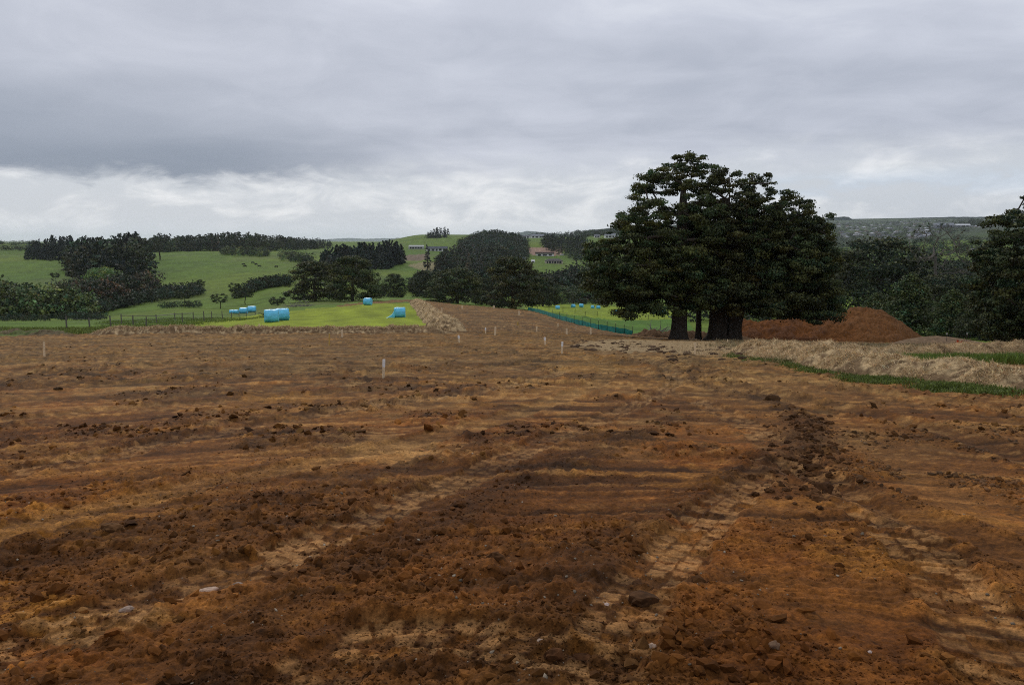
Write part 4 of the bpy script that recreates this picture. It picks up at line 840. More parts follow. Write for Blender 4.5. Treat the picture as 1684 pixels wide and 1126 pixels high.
# ------------------------------------------------------------------ loose earth: clods and small stones
def ico():
    import bmesh
    b = bmesh.new(); bmesh.ops.create_icosphere(b, subdivisions=1, radius=1); v = np.array([q.co[:] for q in b.verts]); f = np.array([[q.index for q in fc.verts] for fc in b.faces]); b.free()
    return v, f
def ico2():
    import bmesh
    b = bmesh.new(); bmesh.ops.create_icosphere(b, subdivisions=3, radius=1); v = np.array([q.co[:] for q in b.verts]); f = np.array([[q.index for q in fc.verts] for fc in b.faces]); b.free(); return v, f
IV, IF = ico()
def lumps(n, px0, px1, py0, py1, s0, s1, seed, colf, rmin=.35, flat=.7, soft=False):
    rng = np.random.default_rng(seed); P = []
    pxs = rng.uniform(px0, px1, n); pys = py0 + (py1 - py0) * rng.random(n)
    if soft:
        g_ = np.exp(-((pxs - (px0 + px1) / 2) / (px1 - px0) * 2.4) ** 2 - ((pys - (py0 + py1) / 2) / (py1 - py0) * 2.4) ** 2); k_ = g_ > rng.uniform(.1, .9, n); pxs, pys = pxs[k_], pys[k_]
    u = np.array([u_of(a, b) for a, b in zip(pxs, pys)]); sl = np.array([slope_of(b) for b in pys]); Y = EYE / (-.100 - sl); X = u * Y
    k_ = (Y > 1.8) & (Y < 48) & (Y > 0); X, Y = X[k_], Y[k_]; r_ = surf_attr(ROUGH, X, Y); k_ = r_ > rmin * rng.uniform(.5, 1.6, len(X)); X, Y = X[k_], Y[k_]
    k2 = fbm(X * 1.1, Y * 1.1, 3, seed) > rng.uniform(-.35, .35, len(X)); X, Y = X[k2], Y[k2]; Z = surf_z(X, Y); m_ = len(X)
    s_ = s0 * np.exp(rng.random(m_) ** 3.2 * math.log(s1 / s0)); a = rng.uniform(0, 2 * pi, m_); J = 1 + rng.normal(0, .27, (m_, len(IV), 1))
    B = IV[None] * J * np.stack([rng.uniform(.8, 1.5, m_), rng.uniform(.7, 1.1, m_), rng.uniform(.5, .9, m_) * flat / .7], 1)[:, None] * s_[:, None, None]
    tl = rng.normal(0, .35, m_)[:, None]; bx = B[:, :, 0] * np.cos(tl) - B[:, :, 2] * np.sin(tl); bz = B[:, :, 0] * np.sin(tl) + B[:, :, 2] * np.cos(tl); B[:, :, 0], B[:, :, 2] = bx, bz
    ca, sa = np.cos(a)[:, None], np.sin(a)[:, None]; V = np.stack([B[:, :, 0] * ca - B[:, :, 1] * sa + X[:, None], B[:, :, 0] * sa + B[:, :, 1] * ca + Y[:, None], B[:, :, 2] + (Z + s_ * .12)[:, None]], 2)
    F_ = (IF[None] + (np.arange(m_) * len(IV))[:, None, None]).reshape(-1, 3); gc = surf_attr(gcol, X, Y); c = colf(gc, rng, m_); return V.reshape(-1, 3), F_, np.repeat(c, len(IV), 0)
V, F_, c = lumps(24000, -120, 1800, 575, 1180, .006, .045, 601, lambda g, r, n: g * r.uniform(.55, 1.2, n)[:, None], .5)
tag(link('soil_clods', mesh_np('soil_clods', V, F_, M['clod'], c, False)), 'brown clods of earth scattered over the churned dirt', 'soil clods', kind='stuff')
V, F_, c = lumps(2600, -120, 1800, 640, 1180, .004, .014, 611, lambda g, r, n: np.array((.26, .21, .15)) * r.uniform(.3, 1.3, n)[:, None] * np.ones((n, 3)), .2)
tag(link('pebbles', mesh_np('pebbles', V, F_, M['clod'], c, True)), 'small pale pebbles lying in the dirt', 'pebbles', kind='stuff')
V, F_, c = lumps(60000, -120, 1800, 600, 1180, .0035, .013, 631, lambda g, r, n: g * r.uniform(.35, 1.0, n)[:, None], .14)
tag(link('soil_crumbs', mesh_np('soil_crumbs', V, F_, M['clod'], c, False)), 'fine dark crumbs of earth strewn all over the scraped dirt', 'soil crumbs', kind='stuff')
V, F_, c = lumps(9000, -120, 1800, 562, 720, .018, .075, 641, lambda g, r, n: g * r.uniform(.35, .95, n)[:, None], .25, .6)
tag(link('soil_clods', mesh_np('soil_clods', V, F_, M['clod'], c, False)), 'dark clods dotted over the middle distance of the dirt', 'soil clods', kind='stuff')
# gravelly dark patch at the right
V, F_, c = lumps(15000, 1340, 1900, 670, 830, .007, .035, 621, lambda g, r, n: (.5 * g + np.array((.055, .038, .024))) * r.uniform(.5, 1.5, n)[:, None] * np.ones((n, 3)), .25, soft=True)
tag(link('gravel', mesh_np('gravel', V, F_, M['clod'], c, True)), 'patch of dark gravelly lumps on the right of the dirt', 'gravel', kind='stuff')
IV3, IF3 = ico2()
def rock(name, px, py, sx, sy, sz, col, seed, label, cat, rz=0.0):
    x, y, _ = hit(px, py); z = float(surf_z([x], [y])[0]); rng = np.random.default_rng(seed); d = IV3.copy(); n = fbm(d[:, 0] * 1.8 + seed, d[:, 1] * 1.8 + d[:, 2] * 1.3, 3, seed); n2 = fbm(d[:, 0] * 6 + seed, d[:, 1] * 6 - d[:, 2] * 5, 3, seed + 1)
    d = d * (1 + .38 * n + .20 * n2)[:, None]; pl = rng.normal(size=(5, 3)); pl /= np.linalg.norm(pl, axis=1, keepdims=True)
    for q in pl: t_ = d @ q; d -= np.maximum(0, t_ - .72)[:, None] * q * .85
    d = d * (sx, sy, sz); c = np.array(col) * (1.1, .95, .72 if name == 'clod' else .95) * (1 + .35 * n + .4 * n2)[:, None]; o = link(name, mesh_np(name, d, IF3, M['clod'], c, name == 'stone'), loc=(x, y, z + sz * .22)); o.rotation_euler = (rng.uniform(-.2, .2), rng.uniform(-.2, .2), rz); tag(o, label, cat); return o
rock('stone', 336, 975, .075, .032, .028, (.36, .29, .21), 1, 'long pale stone lying in the dirt at the lower left', 'stone', .5)
rock('stone', 392, 958, .040, .025, .014, (.24, .20, .15), 2, 'flat grey stone just behind the long pale stone', 'stone', .2)
rock('clod', 391, 980, .036, .030, .034, (.19, .09, .035), 3, 'orange-brown clod right of the long pale stone', 'clod')
rock('clod', 1060, 990, .085, .07, .065, (.062, .034, .019), 4, 'big dark clod in the lower middle of the dirt', 'clod')
rock('clod', 1352, 803, .105, .08, .075, (.062, .033, .018), 5, 'big rounded dark clod at the near end of the clod row on the right', 'clod')
rock('clod', 185, 882, .085, .06, .04, (.12, .068, .036), 6, 'flattish brown clod at the left of the dirt', 'clod')
rock('clod', 815, 935, .060, .05, .045, (.07, .036, .018), 7, 'dark lump in the middle of the near dirt', 'clod')
rock('clod', 910, 1085, .050, .045, .04, (.075, .036, .018), 8, 'reddish clod near the bottom middle edge of the picture', 'clod')
rock('clod', 962, 1070, .055, .045, .03, (.085, .042, .022), 18, 'flat dark clod near the bottom, below the big dark clod', 'clod')
rock('stone', 1072, 1068, .020, .018, .015, (.38, .31, .22), 9, 'small pale rounded stone near the bottom, right of the flat dark clod', 'stone')
rock('stone', 998, 1001, .016, .012, .010, (.50, .44, .36), 10, 'tiny whitish stone left of the big dark clod', 'stone')
rock('stone', 889, 1063, .018, .014, .012, (.36, .30, .22), 11, 'small pale chip beside the reddish clod near the bottom', 'stone')
rock('stone', 208, 1002, .045, .028, .016, (.30, .25, .19), 12, 'flat pale stone in the dirt at the lower left, left of the long pale one', 'stone', .8)
rock('stone', 1272, 1080, .034, .028, .022, (.16, .11, .065), 13, 'brown stone near the bottom right of the dirt', 'stone')
rock('stone', 1298, 1109, .013, .011, .009, (.55, .50, .42), 14, 'small white pebble at the bottom right edge', 'stone')
rock('stone', 1430, 1080, .012, .011, .009, (.50, .45, .38), 15, 'small white pebble right of the brown stone', 'stone')
rock('clod', 96, 642, .10, .07, .045, (.055, .036, .022), 16, 'dark clod out on the dirt at the left, beyond the first tracks', 'clod')
rock('clod', 1270, 660, .15, .11, .09, (.07, .042, .024), 17, 'clod lying alone beyond the row of clods on the right', 'clod')
# windrow of big clods, right middle
rng = np.random.default_rng(640); VV, FF, CC = [], [], []
WR = [hit(*q)[:2] for q in smooth_line([(1290,820),(1330,770),(1345,735),(1325,705),(1290,680)], 5)]
sL = np.array(WR); ta = rng.uniform(0, len(sL) - 1.01, 620); ii = ta.astype(int); fa = (ta - ii)[:, None]; Q = sL[ii] * (1 - fa) + sL[ii + 1] * fa + rng.normal(0, .26, (620, 2))
for k_, (x, y) in enumerate(Q):
    s_ = .007 * math.exp(rng.random() ** 3 * 2.1); d = IV3[:, :] * 1.0; d = d * (1 + .45 * fbm(d[:, 0] * 2 + k_, d[:, 1] * 2 + d[:, 2], 3, k_) + .15 * fbm(d[:, 0] * 7 + k_, d[:, 1] * 7 + d[:, 2] * 6, 2, k_))[:, None] * (s_ * rng.uniform(.9, 1.5), s_, s_ * .75); VV.append(d + (x, y, float(surf_z([x], [y])[0]) + s_ * .1)); FF.append(IF3 + k_ * len(IV3)); CC.append(np.tile(np.array((.070, .032, .012)) * rng.uniform(.6, 1.6), (len(IV3), 1)))
tag(link('clod_row', mesh_np('clod_row', np.concatenate(VV), np.concatenate(FF), M['clod'], np.concatenate(CC), False)), 'tumbled row of dark clods turned up beside the wheel tracks on the right', 'soil clods', kind='stuff')
# dark turf clods on the straw ground in front of the trees
rng = np.random.default_rng(650); VV, FF, CC = [], [], []; k_ = 0
for i in range(420):
    px = rng.uniform(940, 1230); py = rng.normal(572 + (px - 1050) * .05, 7)
    if not 560 < py < 600 or fbm(np.array([px / 25.]), np.array([py / 6.]), 2, 9)[0] < .0: continue
    x, y, z = hit(px, py); s_ = .035 * math.exp(rng.random() ** 2 * 1.3); d = IV3 * (1 + .35 * fbm(IV3[:, 0] * 2 + i, IV3[:, 1] * 2 + IV3[:, 2], 2, i))[:, None] * (s_ * 1.8, s_ * 1.2, s_ * .8); VV.append(d + (x, y, float(surf_z([x], [y])[0]) + s_ * .2)); FF.append(IF3 + k_ * len(IV3)); CC.append(np.tile(np.array((.085, .052, .030)) * rng.uniform(.6, 1.5), (len(IV3), 1))); k_ += 1
tag(link('turf_clods', mesh_np('turf_clods', np.concatenate(VV), np.concatenate(FF), M['clod'], np.concatenate(CC), True)), 'dark broken turf lumps on the pale ground in front of the big trees', 'turf lumps', kind='stuff')

# ------------------------------------------------------------------ growing and fallen grass
def scatter_px(n, poly, rng):
    xs = [p[0] for p in poly]; ys = [p[1] for p in poly]; a = rng.uniform(min(xs), max(xs), n); b = rng.uniform(min(ys), max(ys), n); k_ = polymask(poly, a, b); a, b = a[k_], b[k_]; return np.array([hit(p, q)[:2] for p, q in zip(a, b)])
rng = np.random.default_rng(660)
def gblades(name, label, cat, XY, L, wd, lay, cols, M_='grass'):
    X, Y = XY[:, 0], XY[:, 1]; P = np.stack([X, Y, surf_z(X, Y) - .01], 1); V, F_, c = blades(P, L, wd, rng, lay, cols); tag(link(name, mesh_np(name, V, F_, M[M_], c)), label, cat, kind='stuff')
def jit(XY, n, s_): k_ = rng.integers(0, len(XY), n); return XY[k_] + rng.normal(0, s_, (n, 2))
w0 = scatter_px(1400, [(1195,584),(1240,586),(1300,593),(1360,604),(1425,618),(1500,630),(1600,640),(1684,650),(1684,657),(1590,648),(1500,639),(1420,630),(1340,614),(1260,599),(1200,592)], rng)
w0 = w0[fbm(w0[:, 0] * .9, w0[:, 1] * .9, 3, 7) > -.25 + .30 * ss(w0[:, 0], 8, 13)]; w0[:, 1] += .05
gblades('weeds', 'strip of green weeds at the foot of the straw ridge on the right', 'weeds', jit(w0, 36000, .20), .12, .016, .5, np.array((.105, .135, .024)) * np.exp(rng.normal(0, .38, 36000))[:, None])
g0 = np.array([at(rng.uniform(1490, 1800), rng.uniform(23.5, 33))[:2] for _ in range(1500)]); gblades('long_grass', 'green grass growing between the straw ridges at the right edge', 'grass', jit(g0, 42000, .25), .34, .014, .25, np.array((.115, .165, .026)) * np.exp(rng.normal(0, .3, 42000))[:, None])
g1 = np.array([at(rng.uniform(1270, 1520), rng.uniform(24.5, 33))[:2] for _ in range(900)]); cc = straw_cols(18000, rng, np.array((.26, .21, .10))); gblades('dry_grass', 'dry yellowish grass between the two straw ridges', 'grass', jit(g1, 18000, .3), .26, .014, .45, cc, 'straw')
s1 = scatter_px(900, [(1040,563),(1240,561),(1250,590),(1130,584),(990,566)], rng); gblades('straw_litter', 'pale trampled straw on the ground in front of the big trees', 'straw', jit(s1, 22000, .35), .16, .016, .88, straw_cols(22000, rng, STRAWC * .9), 'straw')
e0 = np.array([at(rng.uniform(-120, 170), rng.uniform(57.5, 66))[:2] for _ in range(700)]); gblades('rough_grass', 'rough uncut grass along the left edge of the earthworks', 'grass', jit(e0, 16000, .5), .30, .045, .35, np.array((.135, .165, .034)) * np.exp(rng.normal(0, .3, 16000))[:, None])
e1 = np.array([at(rng.uniform(170, 460), rng.uniform(64, 110))[:2] for _ in range(900)]); e1 = e1[e1[:, 1] > 60 + np.maximum(0, (to_px(e1[:, 0], e1[:, 1], ground_z(e1[:, 0], e1[:, 1]))[0] - 240)) * .20]
gblades('rough_grass', 'darker unmown grass under the fence left of the bright field', 'grass', jit(e1, 15000, .6), .17, .05, .35, np.array((.115, .155, .028)) * np.exp(rng.normal(0, .3, 15000))[:, None])
e2 = np.array([at(rng.uniform(1180, 1700), rng.uniform(40, 60))[:2] for _ in range(700)]); gblades('dry_grass', 'rough dry grass in front of the red spoil heap', 'grass', jit(e2, 16000, .6), .28, .03, .5, straw_cols(16000, rng, np.array((.24, .19, .10))), 'straw')

# ================================================================== THINGS
# ---- wrapped silage bales
M['wrap'] = material('wrap', attr=True, rough=.32, spec=.5, bump=(4.0, .9, .09), var=(2.2, .78, 1.12))
def bale_mesh(seed, D=1.2, Wd=1.25):
    rng = np.random.default_rng(seed); na, nr = 40, [(-.5, 0), (-.5, .3), (-.5, .55), (-.495, .78), (-.475, .90), (-.43, .97), (-.34, 1), (-.2, 1.01), (0, 1.015), (.2, 1.01), (.34, 1), (.43, .97), (.475, .90), (.495, .78), (.5, .55), (.5, .3), (.5, 0)]
    V = []; 
    for (a, r) in nr:
        for k_ in range(na):
            t_ = 2 * pi * k_ / na; rr = r * D / 2 * (1 + .025 * sin(5 * t_ + seed + a * 9) + .018 * rng.normal() + .02 * sin(2 * t_ + seed * 2)); zz = sin(t_) * rr + D / 2 * .97; zz = max(zz, .0 + .02 * rng.random()); ex = .03 * sin(7 * t_ + seed) * (abs(a) > .46); V.append((a * Wd + ex * math.copysign(1, a) * r, cos(t_) * rr * (1.04 if zz < D * .4 else 1), zz))
    F_ = [(i * na + k_, i * na + (k_ + 1) % na, (i + 1) * na + (k_ + 1) % na, (i + 1) * na + k_) for i in range(len(nr) - 1) for k_ in range(na)]
    V = np.array(V); n = len(V); c = np.tile(np.array((.13, .57, .84)), (n, 1)) * (1 + .07 * rng.normal(size=n) - .12 * (V[:, 2] < .25))[:, None]; return mesh_np('bale', V, np.array(F_), M['wrap'], c, True)
BM = [bale_mesh(i) for i in range(3)]
def bale(px, Y, wpx_, rz, label, k_=0, group='blue wrapped hay bales in the fields', hz=1.0):
    x, y, z = at(px, Y); s_ = wpx_ * Y / FPX / 1.25; o = link('hay_bale', BM[k_ % 3], loc=(x, y, float(surf_z([x], [y])[0]) - .03)); o.rotation_euler = (0, 0, rz); o.scale = (s_, s_, s_ * hz); tag(o, label, 'hay bale', group); return o
bale(447, 76, 23, .30, 'light blue wrapped bale, the nearest one, left of the touching pair on the bright field', 0)
bale(464, 80.5, 22, .45, 'light blue wrapped bale touching the nearest one, right of the pair on the bright field', 1)
b_ = bale(657.5, 92, 18.5, .15, 'light blue bale with its wrap pulled out to the left, by the track ridge', 2)
V = [(-.50, -.5, 1.05), (-.52, .35, 1.0), (-.80, -.55, .45), (-.85, .3, .40), (-1.25, -.5, .12), (-1.3, .2, .10), (-1.6, -.45, .02), (-1.65, .1, .02), (-.5, -.58, .3), (-.62, -.62, .05), (-.9, -.6, .03)]
mt = MB(); mt.add([(a, b, c_) for a, b, c_ in V] + [(a, b, c_ - .025) for a, b, c_ in V], [(0, 1, 3, 2), (2, 3, 5, 4), (4, 5, 7, 6), (0, 2, 8), (8, 2, 10, 9), (2, 4, 10), (11, 13, 14, 12), (13, 15, 16, 14), (15, 17, 18, 16)], (.13, .60, .78)); mt.build('loose_wrap', M['wrap'], b_)
bale(605, 140, 13, -.2, 'lone light blue wrapped bale at the far end of the bright field, by dark trees', 0)
for i, (px, Y, w_, r, lb) in enumerate([(381.5,166,8,.2,'light blue wrapped bale, leftmost of the four behind the fence'), (388.5,163,8,-.2,'light blue wrapped bale, second from the left behind the fence'), (401,167,12.5,.1,'light blue wrapped bale, third from the left behind the fence'), (414.5,171,13,.25,'light blue wrapped bale, rightmost of the four behind the fence')]): bale(px, Y, w_, r, lb, i, hz=.85)
for i, (px, Y, w_, r, lb) in enumerate([(917,205,6.5,.2,'far blue bale nearest the green shade-cloth fence in the far right field'), (942.5,238,6.3,.5,'far blue bale, second from the left at the back of the far right field'), (956,250,6.5,-.3,'far blue bale, third from the left at the back of the far right field'),
      (974.5,243,5.6,.1,'far blue bale, left of two side by side at the back of the right field'), (984,243,5.8,.3,'far blue bale, right of two side by side at the back of the right field'), (1012.5,196,7.5,-.1,'far blue bale on the near slope of the far right field under the tree branches'), (1090.5,232,5,.3,'far blue bale glimpsed just left of the thick left trunk')]): bale(px, Y, w_, r, lb, i)

# ---- survey stakes
STK = [(73,563,587,0,'bare timber stake, the leftmost one on the dirt'),(290,537,549,0,'thin timber stake in front of the topsoil bank at the left'),(427,533,545,0,'timber stake at the foot of the topsoil bank, in line with the touching bales'),(541.5,549,569,1,'yellow-tinged timber stake in the middle left of the dirt'),
 (563,542,555,0,'thin timber stake just behind the yellow-tinged one'),(630.5,593,625,2,'tallest white-topped stake, nearest the camera'),(755,551,563,2,'white-topped stake in line with the corner of the topsoil bank'),(798.5,539,549,2,'short white stake at the foot of the track, left of a plain one'),
 (814,538,553,0,'plain timber stake at the foot of the track, right of a short white one'),(701,498,503,0,'tiny stake at the top of the track beside the straw ridge, left of two'),(706.5,499,505,0,'tiny stake at the top of the track beside the straw ridge, right of two'),(726.5,507,515,0,'stake on the left half of the track beside the straw ridge'),
 (760,503,508,0,'tiny stake in the middle of the far track'),(812,503,508,0,'tiny stake at the far track edge near the domed tree'),(854,512,519,0,'stake on a small scrape below the domed tree'),(851.5,529,535,1,'yellowish stake in the middle of the track'),
 (882.5,536,545,0,'stake on the right half of the track'),(896.5,555,568,2,'white-topped stake, left and farther of the pair in the middle right'),(924,565,584,2,'white-topped stake, right and nearer of the pair in the middle right'),(932,540,550,0,'timber stake left of the shade-cloth fence, lower one'),
 (947,536,543,0,'timber stake close to the shade-cloth fence'),(918,532,537,0,'small stake leaning above a scrape right of the track'),(971.5,541,551,0,'timber stake beside a small dirt pile near the shade-cloth fence'),(1142.5,563,584,0,'pale timber stake in front of the big trees'),(1196,558,566,0,'short pale stake under the right-hand trunks')]
def lean(i): return (.05 * sin(i * 2.3), .05 * cos(i * 3.1), i * .7)
for i, (px, yt, yb, kd, lb) in enumerate(STK):
    x, y, z = hit(px, yb); z = float(surf_z([x], [y])[0]); h = (yb - yt) * y / FPX; w_ = max(.024, min(.034, h * .04)) * (1.25 if kd == 2 else 1) ; mb = MB()
    w_ = max(w_, y * 2.9 / FPX / 2)
    mb.box(-w_, w_, -w_ * .55, w_ * .55, -.15, h * (.62 if kd == 2 else 1), (.74, .57, .36) if kd != 1 else (.55, .36, .10))
    if kd != 2: mb.add([(-w_, -w_ * .55, h), (w_, -w_ * .55, h), (w_, w_ * .55, h), (-w_, w_ * .55, h), (0, 0, h * 1.03)], [(0, 1, 4), (1, 2, 4), (2, 3, 4), (3, 0, 4)], (.5, .4, .25))
    o = mb.build('survey_stake', M['wood'], loc=(x, y, z)); o.rotation_euler = lean(i); tag(o, lb, 'stake', 'survey stakes set out on the earthworks')
    if kd == 2:
        m2 = MB(); w2 = w_ * 1.06; m2.box(-w2, w2, -w2 * .6, w2 * .6, h * .6, h, (.78, .77, .74)); cap = m2.build('painted_top', M['plain'], o); cap['label'] = 'white painted top of the stake'
        if i == 5:
            m3 = MB(); rr_ = random.Random(4)
            m3.tube([(w2 * (.5 if q % 2 else -.5), -w2 * .6 - .002, h * (.66 + .05 * q)) for q in range(5)], .003, 4, (.10, .10, .12))
            m3.build('pen_mark', M['plain'], cap)

# ---- post and wire fence on the left
WOODP = (.13, .115, .095)
def fence(name, label, posts, hts, wires, rails=None, cat='fence', pcol=WOODP, pw=.07, sides=6, wr=.006):
    e_ = empty(name, (posts[0][0], posts[0][1], posts[0][2])); tag(e_, label, cat); ox, oy, oz = e_.location
    for i, (p, h) in enumerate(zip(posts, hts)):
        mb = MB(); l_ = .06 * sin(i * 5.1); mb.tube([(0, 0, -.3), (l_ * .5, 0, h * .5), (l_, .02, h)], [pw, pw * .95, pw * .85], sides, pcol); q = mb.build('post', M['wood'], e_, loc=(p[0] - ox, p[1] - oy, p[2] - oz))
    for f in wires:
        mb = MB()
        for (a, ha), (b, hb) in zip(list(zip(posts, hts))[:-1], list(zip(posts, hts))[1:]): mb.tube([(a[0] - ox, a[1] - oy, a[2] - oz + ha * f), (b[0] - ox, b[1] - oy, b[2] - oz + hb * f)], wr, 4, (.35, .34, .32))
        mb.build('wire', M['plain'], e_)
    for (i, j, f) in rails or []:
        a, b = posts[i], posts[j]; mb = MB(); mb.tube([(a[0] - ox, a[1] - oy, a[2] - oz + hts[i] * f), (b[0] - ox, b[1] - oy, b[2] - oz + hts[j] * f)], .045, 6, (.22, .20, .17)); mb.build('rail', M['wood'], e_)
    return e_
FP_ = [(110,64,23),(148,66,19),(182.5,70,20),(200,78,17),(219,76,17),(240.5,72,16),(258,80,15),(288,96,12),(300,88,16),(318,95,13),(336,92,17),(348,102,12),(366,104,13),(381,116,9),(393,122,9),(405,130,8),(420,140,7)]
FPp = [FP_[i] for i in (0, 1, 2, 4, 5, 8, 10, 12, 13, 14, 15, 16)]
fence('post_and_wire_fence', 'old grey post and wire fence crossing the grass on the left below the willows', [at(a, b) for a, b, c_ in FPp], [c_ * b / FPX for a, b, c_ in FPp], (.35, .6, .85))
F2 = [FP_[i] for i in (3, 6, 7, 9, 11)]
fence('rail_fence', 'short grey railed fence behind the wire fence at the left', [at(a, b + 4) for a, b, c_ in F2], [c_ * (b + 4) / FPX for a, b, c_ in F2], (.5,), [(0, 1, .85), (1, 2, .85), (2, 3, .85)])
# ---- green shade-cloth silt fence on the right of the track
SF = [(1040,551,7.5,86),(1026,549,9,87),(1012,547.5,9,88),(998,546,9,90),(984,543.5,8,92),(971,541,8,95),(957,537,8,98),(944,533,8,101),(932,529.5,8,105),(920,525.5,7.5,110),(908,521,7,116),(896,517,6.5,123),(884,513.5,6,132),(868,510,5.5,142)]
pts = [at(a, d) for a, b, c_, d in SF]; hts = [c_ * d / FPX * 1.1 for a, b, c_, d in SF]
e_ = empty('silt_fence', pts[0]); tag(e_, 'low green shade-cloth silt fence along the right side of the dirt track', 'fence'); ox, oy, oz = pts[0]
xs = np.linspace(0, len(pts) - 1, 120); mb = MB(); A = [np.interp(xs, range(len(pts)), [p[k_] for p in pts]) for k_ in range(3)]; hh = np.interp(xs, range(len(pts)), hts); rr_ = np.random.default_rng(3); wv = fbm(xs * 2.2, xs * 0, 3, 5)
for side in (0, 1):
    vs = [];
    for i in range(120):
        for f in (0, .5, 1): vs.append((A[0][i] - ox + side * .02, A[1][i] - oy + .10 * wv[i] * (f == .5), A[2][i] - oz - .05 + f * hh[i] * (1 + .10 * wv[i] * (f == 1)) + 0))
    mb.add(vs, [(i * 3 + j, (i + 1) * 3 + j, (i + 1) * 3 + j + 1, i * 3 + j + 1) for i in range(119) for j in range(2)], (.020, .210, .175))
M['cloth'] = material('cloth', attr=True, rough=.6, spec=.3, var=(1.4, .55, 1.5)); mb.build('shade_cloth', M['cloth'], e_)
for i in range(len(pts)):
    mb = MB(); mb.tube([(0, 0, -.2), (.02, 0, hts[i] + .45)], .03, 5, (.035, .035, .035)); mb.box(-.035, .035, -.035, .035, hts[i] + .45, hts[i] + .52, (.5, .45, .3)); mb.build('post', M['plain'], e_, loc=(pts[i][0] - ox, pts[i][1] - oy - .05, pts[i][2] - oz))
ff = [(880,190,8),(903,175,8),(926,165,8),(945.5,170,8),(962,150,8),(982,168,8),(1006,178,8),(1040,165,9),(1066,168,8),(1092,172,8)]
fence('field_fence', 'thin dark post fence crossing the far right field', [at(a, b) for a, b, c_ in ff], [1.15] * len(ff), (.5, .9), pcol=(.05, .045, .04), pw=.06)

# ---- fallen branches and burnt bush behind the touching bales
def branches(name, label, px0, px1, Y, n, seed, L=1.6, col='palebark', cat='branches'):
    rng = np.random.default_rng(seed); x0, y0, z0 = at((px0 + px1) / 2, Y); e_ = empty(name, (x0, y0, z0)); tag(e_, label, cat); mb = MB(); wd = (px1 - px0) * Y / FPX / 2
    for i in range(n):
        p = Vector((rng.uniform(-wd, wd), rng.uniform(-1, 1), .05)); d = Vector((rng.normal() * 1.4, rng.normal() * .7, abs(rng.normal()) * .45)).normalized(); q = [p]; 
        for k_ in range(4): d = (d + Vector(tuple(rng.normal(size=3))) * .3).normalized(); d.z = abs(d.z) * .8; q.append(q[-1] + d * L / 4)
        mb.tube(q, [.07, .06, .045, .03, .015], 5)
    o = mb.build('branch', M[col], e_); return e_
branches('fallen_branches', 'tangle of bare pale fallen branches behind the touching blue bales', 476, 514, 150, 26, 5, 2.6)
branches('brush_pile', 'dark heap of burnt brush right behind the touching blue bales', 440, 452, 105, 34, 6, 1.3, 'bark', 'brush pile')
branches('dead_shrub', 'bare grey twiggy shrub at the foot of the thick left trunk', 1072, 1102, 95, 40, 8, 2.2)

# ---- orange safety netting and a white-topped marker by the right mound
x, y, z = at(1584, 66); mb = MB(); rr_ = random.Random(9); e_ = empty('safety_netting', (x, y, float(surf_z([x], [y])[0]))); tag(e_, 'crumpled bright orange safety netting lying by the pale mound on the right', 'netting')
vs = []; nxx = 12
for i in range(nxx):
    for j in range(3): vs.append((-.62 + i * .115, .08 * sin(i * 2.1 + j), .05 + j * .19 * (1.0 - .045 * i) + .07 * sin(i * 1.7)))
mb.add(vs + [(a, b + .02, c_) for a, b, c_ in vs], [(i * 3 + j, (i + 1) * 3 + j, (i + 1) * 3 + j + 1, i * 3 + j + 1) for i in range(nxx - 1) for j in range(2)] + [(36 + i * 3 + j, 36 + i * 3 + j + 1, 36 + (i + 1) * 3 + j + 1, 36 + (i + 1) * 3 + j) for i in range(nxx - 1) for j in range(2)], (.85, .10, .03)); mb.build('net', M['plain'], e_)
for q in (-.6, .1, .6): m2 = MB(); m2.tube([(q, .04, -.2), (q, .04, .62)], .018, 5, (.6, .45, .3)); m2.build('post', M['plain'], e_)
for px, Y, lb in ((1556, 68, 'thin marker peg with a white tip, left of the orange netting'), (1589, 69, 'thin marker peg with a white tip, above the orange netting')):
    x, y, z = at(px, Y); mb = MB(); mb.tube([(0, 0, -.2), (0, 0, .95)], .022, 5, (.12, .10, .08)); o = mb.build('marker_peg', M['plain'], loc=(x, y, z)); tag(o, lb, 'marker peg'); m2 = MB(); m2.tube([(0, 0, .93), (0, 0, 1.08)], .045, 6, (.8, .8, .78)); m2.build('tip', M['plain'], o)

# ---- grazing cattle
def cow_mesh():
    mb = MB(); B = (.016, .014, .013); mb.tube([(-1.0, 0, 1.0), (-.85, 0, 1.08), (-.3, 0, 1.0), (.3, 0, 1.0), (.75, 0, 1.1), (.95, 0, 1.1)], [.18, .32, .42, .42, .36, .2], 10, B); mb.tube([(.85, 0, 1.15), (1.15, 0, .85), (1.32, 0, .5), (1.45, 0, .3)], [.22, .15, .15, .09], 8, B)
    for x_, y_ in ((-.75, .2), (-.75, -.2), (.65, .2), (.65, -.2)): mb.tube([(x_, y_, .85), (x_ + (.06 if x_ > 0 else -.08), y_, .45), (x_, y_, 0)], [.15, .08, .06], 6, B)
    mb.tube([(-1.0, 0, 1.1), (-1.12, 0, .8), (-1.1, 0, .4)], [.04, .03, .05], 5, B)
    for s_ in (1, -1): mb.tube([(1.2, s_ * .1, .72), (1.18, s_ * .28, .74)], [.05, .02], 5, B)
    return mb
cm_ = cow_mesh(); first = None
